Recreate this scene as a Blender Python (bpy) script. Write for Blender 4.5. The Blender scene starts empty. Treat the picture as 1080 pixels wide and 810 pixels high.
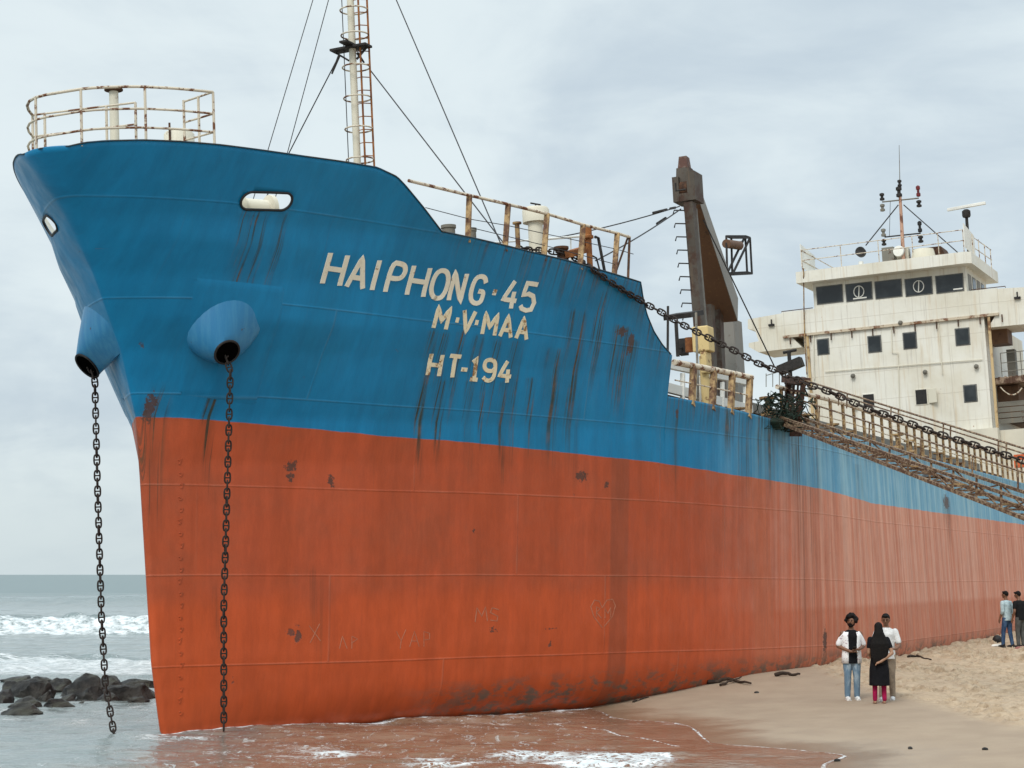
import bpy, bmesh, math, random
import numpy as np
from mathutils import Vector, Matrix, noise as mn
random.seed(7)
rng = np.random.default_rng(5)
scn = bpy.context.scene
col = scn.collection
R = math.radians

# ------------------------------------------------------------------ camera and ship frame
F, HZ, CH = 2000.0, 606.0, 2.8
PIT = math.atan((HZ - 405) / F)
cp, sp = math.cos(PIT), math.sin(PIT)
CAM = np.array([0, 0, CH])
def ray(u, v):
    y = -(v - 405) / F
    return np.array([(u - 540) / F, cp - y * sp, sp + y * cp])
TH, PHI = R(24.7), R(3.0)
ax_a = np.array([math.sin(TH), math.cos(TH), 0])
ax_p0 = np.array([math.cos(TH), -math.sin(TH), 0])
ax_z = np.array([0, 0, 1.0])
ax_p = math.cos(PHI) * ax_p0 + math.sin(PHI) * ax_z
ax_u = math.cos(PHI) * ax_z - math.sin(PHI) * ax_p0
SO = np.array([-6.218, 34.153, 0.0])          # foot of the stem
def ship(P):
    q = np.asarray(P) - SO
    return np.array([q @ ax_a, q @ ax_p, q @ ax_u])
def world(s, p, h):
    return SO + s * ax_a + p * ax_p + h * ax_u
CS = ship(CAM)
def rays(u, v):
    d = ray(u, v)
    return np.array([d @ ax_a, d @ ax_p, d @ ax_u])
def onax(u, v, k, val):
    d = rays(u, v)
    return CS + d * ((val - CS[k]) / d[k])
def on_s(u, v, s): return onax(u, v, 0, s)
def on_p(u, v, p): return onax(u, v, 1, p)
def on_h(u, v, h): return onax(u, v, 2, h)
def on_z(u, v, z=0.0):
    d = ray(u, v)
    return CAM + d * ((z - CH) / d[2])
def at_d(u, v, y):                              # world point at forward distance y
    d = ray(u, v)
    return CAM + d * (y / d[1])

# ------------------------------------------------------------------ hull form (s aft, p to port, h up)
HS = [-1., -.4, 0, 1.23, 2.9, 4.59, 5.61, 6.77, 8.08, 9.01, 9.95, 10.6]
SS = [.9, .35, 0, -.21, -.31, -.41, -.50, -.92, -1.67, -2.3, -3.06, -3.6]
def lerp(x, X, Y): return float(np.interp(x, X, Y))
def s0(h): return lerp(h, HS, SS)
def nose(h): return lerp(h, [0, 5, 6.5, 8, 9, 10], [.10, .12, .10, .12, .34, .86])
def kk(h): return lerp(h, [0, 4.5, 10], [.66, .70, .74])
def kx(h): return lerp(h, [0, 4.8, 5.6, 6.3, 7.3, 8.6, 10], [0, 0, .20, .48, .85, .80, .28])
BEAM = 7.7
def hb(s, h):
    x = s - s0(h)
    if x <= 0: return 0.
    r = nose(h); k = kk(h); e_ = kx(h); al = math.atan(k + e_)
    xt = r * (1 - math.sin(al)); bt = r * math.cos(al)
    if x < xt: b = math.sqrt(max(r * r - (r - x) ** 2, 0))
    else:
        y = x - xt; B = BEAM - bt; ym = 2 * B / k
        b = bt + (k * y - k * k * y * y / (4 * B) if y < ym else B) + e_ * y * math.exp(-y / 1.8)
    if s > 60: b -= 1.2 * ((s - 60) / 12) ** 2
    bot, RR = -.5, 1.1
    if h < bot + RR:
        c = RR - math.sqrt(max(RR * RR - (bot + RR - h) ** 2, 0))
        b = max(b - c * min(1, b / 2.5), 0.0)
    return b
def hit(u, v, b0=15, b1=110):
    d = rays(u, v); prev = None
    for t in np.linspace(b0, b1, 260):
        q = CS + t * d
        ins = abs(q[1]) < hb(q[0], q[2])
        if ins and prev is not None:
            lo, hi = prev, t
            for _ in range(34):
                m = (lo + hi) / 2; q = CS + m * d
                if abs(q[1]) < hb(q[0], q[2]): hi = m
                else: lo = m
            return CS + hi * d
        prev = t
    return None
def hnormal(s, h):
    e = .02
    P0 = np.array([s, hb(s, h), h])
    a = np.array([s + e, hb(s + e, h), h]) - P0
    b = np.array([s, hb(s, h + e), h + e]) - P0
    n = np.cross(b, a)
    n /= np.linalg.norm(n) + 1e-9
    return n if n[1] > 0 else -n

# ------------------------------------------------------------------ material helpers
class NT:
    def __init__(self, name):
        self.m = bpy.data.materials.new(name); self.m.use_nodes = True
        self.t = self.m.node_tree; self.n = self.t.nodes
        self.b = self.n['Principled BSDF']
        self.out = self.n['Material Output']
    def node(self, typ, **kw):
        nd = self.n.new(typ)
        for k, v in kw.items():
            if k.startswith('_'): setattr(nd, k[1:], v)
        return nd
    def put(self, sock, v):
        if isinstance(v, bpy.types.NodeSocket): self.t.links.new(v, sock)
        elif isinstance(v, (tuple, list)) and sock.type == 'RGBA': sock.default_value = (*v[:3], 1)
        else: sock.default_value = v
    def math(self, op, a, b=0.0, c=0.0, clamp=False):
        nd = self.n.new('ShaderNodeMath'); nd.operation = op; nd.use_clamp = clamp
        for i, v in enumerate((a, b, c)): self.put(nd.inputs[i], v)
        return nd.outputs[0]
    def ss(self, x, lo, hi, o0=0.0, o1=1.0):
        nd = self.n.new('ShaderNodeMapRange'); nd.interpolation_type = 'SMOOTHSTEP'
        for i, v in enumerate((x, lo, hi, o0, o1)): self.put(nd.inputs[i], v)
        return nd.outputs[0]
    def mix(self, f, a, b):
        nd = self.n.new('ShaderNodeMix'); nd.data_type = 'RGBA'
        self.put(nd.inputs[0], f); self.put(nd.inputs[6], a); self.put(nd.inputs[7], b)
        return nd.outputs[2]
    def mul(self, a, b):
        nd = self.n.new('ShaderNodeMix'); nd.data_type = 'RGBA'; nd.blend_type = 'MULTIPLY'
        self.put(nd.inputs[0], 1.0); self.put(nd.inputs[6], a); self.put(nd.inputs[7], b)
        return nd.outputs[2]
    def coord(self, kind='Object'):
        return self.n.new('ShaderNodeTexCoord').outputs[kind]
    def geo(self): return self.n.new('ShaderNodeNewGeometry')
    def scale(self, vec, xyz, loc=(0, 0, 0)):
        nd = self.n.new('ShaderNodeMapping')
        self.t.links.new(vec, nd.inputs[0]); nd.inputs['Scale'].default_value = xyz; nd.inputs['Location'].default_value = loc
        return nd.outputs[0]
    def noise(self, vec, sc, det=4, rough=.55, dist=0.0):
        nd = self.n.new('ShaderNodeTexNoise')
        self.t.links.new(vec, nd.inputs['Vector'])
        self.put(nd.inputs['Scale'], sc); nd.inputs['Detail'].default_value = det
        nd.inputs['Roughness'].default_value = rough; nd.inputs['Distortion'].default_value = dist
        return nd.outputs['Fac']
    def sep(self, vec):
        nd = self.n.new('ShaderNodeSeparateXYZ'); self.t.links.new(vec, nd.inputs[0]); return nd.outputs
    def comb(self, x, y, z):
        nd = self.n.new('ShaderNodeCombineXYZ')
        for i, v in enumerate((x, y, z)): self.put(nd.inputs[i], v)
        return nd.outputs[0]
    def attr(self, name):
        nd = self.n.new('ShaderNodeAttribute'); nd.attribute_name = name; return nd.outputs['Fac']
    def bump(self, h, st=.3, dist=.02):
        nd = self.n.new('ShaderNodeBump'); nd.inputs['Strength'].default_value = st; nd.inputs['Distance'].default_value = dist
        self.t.links.new(h, nd.inputs['Height']); self.t.links.new(nd.outputs[0], self.b.inputs['Normal'])
    def fin(self, colr, rough=.6, metal=0.0, spec=.5):
        self.put(self.b.inputs['Base Color'], colr); self.put(self.b.inputs['Roughness'], rough)
        self.put(self.b.inputs['Metallic'], metal); self.put(self.b.inputs['Specular IOR Level'], spec)
        return self.m

def m_plain(name, c1, c2=None, sc=6, rough=.6, bump=.2, spec=.4):
    k = NT(name); v = k.coord(); f = k.noise(v, sc, 5, .6)
    c2 = c2 or tuple(x * .7 for x in c1)
    k.bump(k.noise(v, sc * 5, 4), bump, .01)
    return k.fin(k.mix(k.ss(f, .35, .65), c1, c2), rough, 0, spec)
def m_rusty(name, paint, rust=(.16, .055, .02), lo=.55, hi=.62, sc=3.0, streak=True, rough=.65, dirt=.5, soft=.25):
    k = NT(name); v = k.coord()
    f = k.noise(v, sc, 6, .65)
    g = k.noise(k.scale(v, (7, 7, .5)), 1.3, 4, .6)
    r = k.ss(f, lo, hi)
    stk = k.ss(g, .55, .8)
    c = k.mix(k.math('MULTIPLY', stk, soft if streak else 0.0), paint, (.42, .23, .09))
    c = k.mix(k.math('MULTIPLY', k.ss(k.noise(v, .6, 4), .4, .75), dirt), c, tuple(x * .6 for x in paint))
    c = k.mix(r, c, k.mix(k.noise(v, sc * 6, 3), rust, tuple(x * .45 for x in rust)))
    k.bump(k.math('ADD', k.math('MULTIPLY', r, -.6), k.noise(v, sc * 9, 3)), .25, .01)
    return k.fin(c, rough, 0, .35)

M = {}
M['cream_rail'] = m_rusty('cream_rail_paint', (.60, .53, .42), (.20, .075, .03), .5, .58, 5)
M['cream'] = m_rusty('cream_paint', (.64, .60, .49), lo=.66, hi=.74, sc=2.5)
M['gold_rail'] = m_rusty('yellowed_rail_paint', (.42, .28, .13), (.13, .055, .025), .40, .6, 4)
M['rust'] = m_plain('rusted_steel', (.105, .052, .03), (.04, .022, .015), 7, .85, .5, .2)
M['rust_orange'] = m_plain('orange_rust', (.32, .13, .045), (.16, .06, .025), 5, .85, .5, .2)
M['gangway'] = m_rusty('gangway_paint', (.33, .24, .15), (.13, .068, .038), .36, .56, 14)
M['chain'] =  m_plain('chain_iron', (.045, .033, .028), (.022, .016, .013), 12, .8, .5, .25)
M['dark'] = m_plain('dark_steel', (.03, .026, .024), (.015, .013, .012), 8, .7, .3, .3)
M['black'] = m_plain('black_paint', (.012, .012, .013), (.02, .018, .017), 8, .6, .2, .3)
M['wire'] = m_plain('wire_rope', (.05, .05, .055), (.03, .03, .03), 8, .7, .1, .3)
M['grey_steel'] = m_rusty('grey_steel_paint', (.165, .155, .13), (.10, .05, .03), .58, .68, 3)
M['crane_dark'] = m_rusty('crane_arm_paint', (.078, .064, .050), (.07, .034, .02), .44, .62, 3)
M['crane_light'] = m_rusty('crane_side_paint', (.21, .20, .18), (.11, .06, .035), .58, .72, 1.6)
M['crane_brown'] = m_rusty('crane_under_paint', (.13, .066, .035), (.05, .028, .018), .55, .75, 2)
M['yellow'] = m_rusty('winch_yellow_paint', (.62, .47, .22), (.22, .10, .04), .58, .68, 4)
M['letter'] = m_rusty('letter_paint', (.78, .72, .58), (.40, .20, .07), .60, .72, 5, True, .6, .25)
M['letter_rusty'] = m_rusty('weathered_letter_paint', (.74, .64, .44), (.36, .17, .05), .54, .66, 5, True, .6, .3)
M['white'] = m_rusty('white_paint', (.72, .71, .66), lo=.68, hi=.76, sc=2)
M['rubber'] = m_plain('rubber', (.02, .02, .02))
M['teal_cap'] = m_plain('scratch_white', (.42, .40, .37), (.30, .22, .18), 8, .8, .1)
M['scratch_blue'] = m_plain('scratch_pale_blue', (.22, .36, .46), (.10, .25, .36), 8, .7, .1)
M['scratch_red'] = m_plain('scratch_pale_red', (.42, .16, .09), (.34, .11, .055), 8, .8, .1)

def m_glass():
    k = NT('dark_window_glass'); v = k.coord()
    c = k.mix(k.ss(k.noise(v, 1.2, 3), .4, .7), (.010, .014, .017), (.03, .036, .04))
    return k.fin(c, .14, 0, .45)
M['glass'] = m_glass()
def m_house():
    k = NT('superstructure_paint'); v = k.coord()
    x = k.sep(v)
    c = k.mix(k.ss(k.noise(v, .35, 5, .6), .35, .7), (.70, .68, .61), (.60, .56, .46))
    g = k.noise(k.scale(v, (2, 3.2, .16)), 1.6, 5, .6)
    c = k.mix(k.math('MULTIPLY', k.ss(g, .52, .78), .55), c, (.46, .31, .15))
    g2 = k.noise(k.scale(v, (6, 9, .35)), 1.2, 4, .6)
    c = k.mix(k.math('MULTIPLY', k.ss(g2, .54, .76), .45), c, (.38, .34, .29))
    r = k.ss(k.noise(v, 2.2, 7, .7), .68, .73)
    c = k.mix(r, c, (.25, .11, .05))
    def ln(x, per, w):
        return k.ss(k.math('ABSOLUTE', k.math('SUBTRACT', k.math('FRACT', k.math('DIVIDE', x, per)), .5)), w / per, 0.0)
    se = k.math('MAXIMUM', ln(k.math('ADD', x[1], .3), 1.55, .03), ln(k.math('ADD', x[2], .2), 1.32, .03))
    c = k.mix(k.math('MULTIPLY', se, .35), c, (.36, .31, .25))
    k.bump(k.math('ADD', k.noise(k.scale(v, (1, 1, 1)), 1.1, 3), k.math('MULTIPLY', se, .15)), .4, .06)
    return k.fin(c, .55, 0, .3)
M['house'] = m_house()

_hl = [hit(*q) for q in ((147, 440), (200, 441.5), (260, 446), (320, 451.5), (405, 460), (500, 467), (600, 478), (692, 488), (774, 501), (867, 516), (900, 525), (920, 531))]
HL_S = [float(q[0]) for q in _hl] + [75]
HL_H = [float(q[2]) for q in _hl] + [4.27]

def m_hull():
    k = NT('hull_paint'); v = k.coord(); X, Y, Z = k.sep(v)
    dl = k.attr('above_line'); rm = k.attr('rust_mask'); scr = k.attr('scuff')
    wob = k.math('MULTIPLY', k.math('SUBTRACT', k.noise(v, 1.5, 4), .5), .05)
    dlw = k.math('ADD', dl, wob)
    isblue = k.ss(dlw, -.012, .012)
    st1 = k.noise(k.scale(v, (1.3, .15, .05)), 1.0, 3, .6)       # broad vertical tones
    st2 = k.noise(k.scale(v, (5, .3, .10)), 1.0, 4, .65)        # drips
    st3 = k.noise(k.scale(v, (17, .5, .15)), 1.0, 4, .7)          # fine streaks
    fade = k.ss(k.math('ADD', X, k.math('MULTIPLY', k.math('SUBTRACT', st1, .5), 12.0)), 10.0, 22.0)
    # blue
    blue = k.mix(k.ss(st1, .35, .65), (.0022, .168, .345), (.0035, .190, .390))
    blue = k.mix(k.math('MULTIPLY', k.ss(k.noise(v, .5, 3), .45, .7), .5), blue, (.0035, .148, .285))
    fb = k.mix(k.ss(st2, .35, .7), (.15, .36, .50), (.26, .45, .53))
    blue = k.mix(k.math('MULTIPLY', fade, k.ss(st2, .2, .62, .6, 1.0)), blue, fb)
    # red
    low = k.ss(k.math('ADD', k.sep(v)[2], k.math('MULTIPLY', k.math('SUBTRACT', k.noise(v, .7, 3), .5), .8)), 2.55, 2.0)
    red = k.mix(k.ss(st1, .35, .65), (.39, .068, .021), (.45, .078, .026))
    red = k.mix(k.math('MULTIPLY', k.ss(k.noise(v, .8, 5, .65), .4, .7), .45), red, (.29, .072, .032))
    red = k.mix(k.math('MULTIPLY', low, .65), red, (.53, .082, .018))
    fr = k.mix(k.ss(st2, .35, .65), (.57, .235, .150), (.63, .315, .225))
    fr = k.mix(k.math('MULTIPLY', k.ss(st3, .53, .76), .45), fr, (.34, .13, .075))
    frl = k.mix(.5, fr, (.44, .12, .05))
    fr = k.mix(k.ss(Z, 1.7, 1.5), fr, frl)
    red = k.mix(k.math('MULTIPLY', k.ss(X, 11.0, 20.0), k.ss(st2, .25, .6, .65, 1.0)), red, fr)
    # fresh orange band and brown band amidships
    band = k.math('MULTIPLY', k.ss(k.math('ABSOLUTE', k.math('SUBTRACT', k.math('ADD', X, k.math('MULTIPLY', Z, .10)), 14.6)), .5, .38), k.ss(st1, .2, .4))
    red = k.mix(k.math('MULTIPLY', band, .7), red, (.46, .12, .055))
    band2 = k.math('MULTIPLY', k.ss(k.math('ABSOLUTE', k.math('SUBTRACT', X, 16.6)), .9, .4), k.ss(st3, .42, .62))
    red = k.mix(k.math('MULTIPLY', band2, .55), red, (.26, .09, .05))
    band3 = k.math('MULTIPLY', k.ss(k.math('ABSOLUTE', k.math('SUBTRACT', X, 9.3)), .30, .22), .6)
    red = k.mix(band3, red, (.25, .06, .026))
    c = k.mix(isblue, red, blue)
    # rusty chips
    chip = k.math('MULTIPLY', k.ss(k.noise(v, 1.7, 6, .62), .69, .71), k.ss(k.noise(v, .33, 2), .5, .62))
    c = k.mix(k.math('MULTIPLY', chip, .85), c, (.085, .05, .04))
    # rust drips where water runs
    drip = k.math('MULTIPLY', k.ss(rm, .05, .8, 0, 1.15), k.ss(st3, .50, .58))
    c = k.mix(k.math('MULTIPLY', drip, .85, clamp=True), c, k.mix(k.ss(k.noise(v, 3, 4), .45, .65), (.034, .036, .022), (.125, .062, .026)))
    film = k.math('MULTIPLY', rm, .26, clamp=True)
    c = k.mix(film, c, k.mix(isblue, (.12, .040, .020), (.030, .060, .062)))
    pa = k.attr('patch')
    pm = k.ss(k.math('ADD', pa, k.math('MULTIPLY', k.math('SUBTRACT', k.noise(v, 15, 7, .72), .5), 2.4)), .55, .62)
    c = k.mix(k.math('MULTIPLY', pm, .9), c, k.mix(k.noise(v, 14, 3), (.10, .042, .028), (.055, .035, .028)))
    gen = k.math('MULTIPLY', k.ss(st3, .62, .82), .22)
    c = k.mix(gen, c, (.07, .045, .03))
    # pale grey scuffing at the foot
    sc = k.math('MULTIPLY', scr, k.ss(k.noise(k.scale(v, (1.6, 1, 3.2)), 1.4, 6, .7), .46, .60))
    c = k.mix(k.math('MULTIPLY', sc, .85), c, (.115, .105, .08))
    # plate seams (welds)
    zz = k.math('SUBTRACT', Z, k.math('MULTIPLY', k.math('SUBTRACT', Z, dl), .45))
    def line(x, period, off, w):
        fr_ = k.math('ABSOLUTE', k.math('SUBTRACT', k.math('FRACT', k.math('DIVIDE', k.math('ADD', x, off), period)), .5))
        return k.ss(fr_, w / period, 0.0)
    hs = line(zz, 1.62, .55, .028)
    row = k.math('FLOOR', k.math('DIVIDE', k.math('ADD', zz, .55 + .81), 1.62))
    vs = k.math('MULTIPLY', line(k.math('ADD', X, k.math('MULTIPLY', row, 2.3)), 6.2, .4, .03), k.ss(X, .2, .8))
    ribs = line(X, .62, 0.0, .06)
    sm = k.math('MAXIMUM', hs, vs)
    smn = k.math('MULTIPLY', sm, k.ss(k.noise(v, .9, 3), .35, .6))
    c = k.mix(k.math('MULTIPLY', smn, .24), c, k.mix(isblue, (.42, .20, .13), (.10, .22, .30)))
    hgt = k.math('ADD', k.math('MULTIPLY', sm, .5), k.math('MULTIPLY', k.noise(v, 26, 4), .12))
    hgt = k.math('ADD', hgt, k.math('MULTIPLY', k.noise(k.scale(v, (1.5, .6, .9)), 1.0, 2), 3.6))
    hgt = k.math('ADD', hgt, k.math('MULTIPLY', ribs, k.ss(X, 10, 20, .10, .8)))
    hgt = k.math('SUBTRACT', hgt, k.math('MULTIPLY', chip, .5))
    k.bump(hgt, .55, .022)
    ro = k.ss(k.noise(v, 2.5, 4), .3, .7, .40, .58)
    ro = k.math('ADD', ro, k.math('SUBTRACT', k.math('MULTIPLY', fade, .2), k.math('MULTIPLY', isblue, .10)))
    # mottled, chalky paint
    c = k.mul(c, k.mix(k.ss(k.noise(k.scale(v, (1.0, .3, .16)), 4.0, 9, .72), .3, .7), (.86, .87, .88), (1.07, 1.06, 1.05)))
    return k.fin(c, ro, 0, .27)
M['hull'] = m_hull()
def m_pipe():
    k = NT('hawse_blue_paint'); v = k.coord()
    st = k.noise(k.scale(v, (9, 9, .7)), 1.0, 4, .6)
    c = k.mix(k.ss(st, .35, .7), (.016, .16, .33), (.035, .20, .36))
    c = k.mix(k.math('MULTIPLY', k.ss(st, .62, .8), .5), c, (.10, .13, .10))
    c = k.mix(k.ss(k.noise(v, 6, 6, .65), .66, .70), c, (.05, .045, .04))
    k.bump(k.noise(v, 22, 3), .15, .01)
    return k.fin(c, .42, 0, .45)
M['pipe'] = m_pipe()

# ------------------------------------------------------------------ mesh helpers
class MB:
    def __init__(self, sh=True):
        self.v = []; self.f = []; self.mi = []; self.sh = sh; self.cur = 0
    def add(self, vs, fs):
        o = len(self.v)
        for q in vs: self.v.append((float(q[0]), -float(q[1]) if self.sh else float(q[1]), float(q[2])))
        for f in fs: self.f.append([o + i for i in f]); self.mi.append(self.cur)
        return self
    def hexa(self, c):           # 8 corners: bottom ring then top ring
        return self.add(c, [(0, 3, 2, 1), (4, 5, 6, 7), (0, 1, 5, 4), (1, 2, 6, 5), (2, 3, 7, 6), (3, 0, 4, 7)])
    def box(self, a, b):
        x0, y0, z0 = a; x1, y1, z1 = b
        return self.hexa([(x0, y0, z0), (x1, y0, z0), (x1, y1, z0), (x0, y1, z0), (x0, y0, z1), (x1, y0, z1), (x1, y1, z1), (x0, y1, z1)])
    def frame(self, d):
        d = d / (np.linalg.norm(d) + 1e-9)
        r = np.array([0, 0, 1.]) if abs(d[2]) < .9 else np.array([1., 0, 0])
        x = np.cross(d, r); x /= np.linalg.norm(x); y = np.cross(x, d)
        return x, y
    def beam(self, a, b, w, hh, w2=None, h2=None):   # rectangular beam from a to b (w sideways, hh upward)
        a = np.array(a, float); b = np.array(b, float); x, y = self.frame(b - a)
        w2 = w if w2 is None else w2; h2 = hh if h2 is None else h2
        c = [a + x * i * w / 2 + y * j * hh / 2 for i, j in ((-1, -1), (1, -1), (1, 1), (-1, 1))]
        c += [b + x * i * w2 / 2 + y * j * h2 / 2 for i, j in ((-1, -1), (1, -1), (1, 1), (-1, 1))]
        return self.hexa(c)
    def tube(self, pts, r, n=8, r2=None):
        pts = [np.array(q, float) for q in pts]; m = len(pts); vs = []; fs = []
        px = None
        for i, q in enumerate(pts):
            d = pts[min(i + 1, m - 1)] - pts[max(i - 1, 0)]
            d = d / (np.linalg.norm(d) + 1e-9)
            if px is None: x, y = self.frame(d)
            else:
                x = px - d * (px @ d); x /= np.linalg.norm(x) + 1e-9; y = np.cross(x, d)
            px = x
            rr = r if r2 is None else r + (r2 - r) * i / max(m - 1, 1)
            for j in range(n):
                t = 2 * math.pi * j / n
                vs.append(q + rr * (x * math.cos(t) + y * math.sin(t)))
        for i in range(m - 1):
            for j in range(n):
                k = (j + 1) % n
                fs.append((i * n + j, i * n + k, (i + 1) * n + k, (i + 1) * n + j))
        fs.append(tuple(range(n))); fs.append(tuple((m - 1) * n + j for j in range(n)))
        return self.add(vs, fs)
    def lathe(self, c, prof, n=20, axis=(0, 0, 1)):   # profile of (radius, height along axis)
        c = np.array(c, float); d = np.array(axis, float); d /= np.linalg.norm(d); x, y = self.frame(d)
        vs = []; fs = []
        for r, t in prof:
            for j in range(n):
                a = 2 * math.pi * j / n
                vs.append(c + d * t + r * (x * math.cos(a) + y * math.sin(a)))
        m = len(prof)
        for i in range(m - 1):
            for j in range(n):
                k = (j + 1) % n
                fs.append((i * n + j, i * n + k, (i + 1) * n + k, (i + 1) * n + j))
        fs.append(tuple(range(n))); fs.append(tuple((m - 1) * n + j for j in range(n)))
        return self.add(vs, fs)
    def loft(self, rings):
        n = len(rings[0]); vs = [q for r in rings for q in r]; fs = []
        for i in range(len(rings) - 1):
            for j in range(n):
                k = (j + 1) % n
                fs.append((i * n + j, i * n + k, (i + 1) * n + k, (i + 1) * n + j))
        fs.append(tuple(range(n))); fs.append(tuple((len(rings) - 1) * n + j for j in range(n)))
        return self.add(vs, fs)
    def ell(self, c, r, n=14, m=9):
        rings = []
        for i in range(m + 1):
            t = math.pi * (i + .02 * (i == 0) - .02 * (i == m)) / m
            rings.append([(c[0] + r[0] * math.sin(t) * math.cos(2 * math.pi * j / n), c[1] + r[1] * math.sin(t) * math.sin(2 * math.pi * j / n), c[2] - r[2] * math.cos(t)) for j in range(n)])
        return self.loft(rings)
    def mesh(self, name, mats, smooth=False, fix=True):
        me = bpy.data.meshes.new(name)
        me.from_pydata(self.v, [], self.f)
        for m in (mats if isinstance(mats, (list, tuple)) else [mats]): me.materials.append(m)
        if any(self.mi): me.polygons.foreach_set('material_index', self.mi)
        if fix:
            bm = bmesh.new(); bm.from_mesh(me); bmesh.ops.recalc_face_normals(bm, faces=bm.faces); bm.to_mesh(me); bm.free()
        if smooth:
            me.polygons.foreach_set('use_smooth', [True] * len(me.polygons))
            try: me.set_sharp_from_angle(angle=R(40))
            except Exception: pass
        me.update()
        return me
    def build(self, name, mats, parent=None, smooth=False, fix=True):
        o = bpy.data.objects.new(name, self.mesh(name, mats, smooth, fix)); col.objects.link(o)
        if parent is not None: o.parent = parent
        return o

def tag(o, label, cat, group=None, kind=None):
    if label: o['label'] = label
    if cat: o['category'] = cat
    if group: o['group'] = group
    if kind: o['kind'] = kind
    return o
def empty(name, loc=(0, 0, 0), label=None, cat=None, group=None):
    o = bpy.data.objects.new(name, None); col.objects.link(o); o.location = loc; o.empty_display_size = .3
    return tag(o, label, cat, group)
def bevel(o, w=.02, seg=2):
    m = o.modifiers.new('bevel', 'BEVEL'); m.width = w; m.segments = seg; m.limit_method = 'ANGLE'; return o
def proj(P):
    d = np.asarray(P, float) - CAM
    f = d[1] * cp + d[2] * sp; y = -d[1] * sp + d[2] * cp
    return 540 + F * d[0] / f, 405 - F * y / f
def prs(s, p, h): return proj(world(s, p, h))

# ------------------------------------------------------------------ the ship
SHIP = empty('cargo_ship', SO, 'blue and red beached cargo ship with white bridge house lying on the sand', 'ship')
SHIP.rotation_euler = Matrix(np.array([ax_a, -ax_p, ax_u]).T.tolist()).to_euler()

rim_px = [(75, 154), (87, 150.5), (110, 148.5), (150, 147.5), (190, 149), (232, 152.5), (275, 158), (320, 164.5), (360, 170), (398, 176.5), (419, 186.5),
          (428, 196), (447, 219), (466, 244), (500, 251), (530, 258), (560, 265.5), (600, 275), (640, 286.5), (676, 297.5), (678, 312), (682, 330), (690, 350), (699, 364), (709, 375)]
rim = [hit(*q) for q in rim_px]
T_S = [-4.0] + [float(q[0]) for q in rim]; T_H = [float(rim[0][2])] + [float(q[2]) for q in rim]
qe = hit(711, 418.5)
T_S += [T_S[-1] + .02]; T_H += [float(qe[2])]
for q in [(740, 424), (794, 436.5), (840, 449.5)]:
    w = hit(*q); T_S.append(max(float(w[0]), T_S[-1] + .05)); T_H.append(float(w[2]))
T_S += [24, 45, 75]; T_H += [5.93, 5.88, 5.9]
for i in range(1, len(T_S)):
    if T_S[i] <= T_S[i - 1]: T_S[i] = T_S[i - 1] + .01
def htop(s): return lerp(s, T_S, T_H)
S_FC = T_S[len(rim)]        # aft end of the forecastle plating
def hline(s): return lerp(s, HL_S, HL_H)

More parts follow.
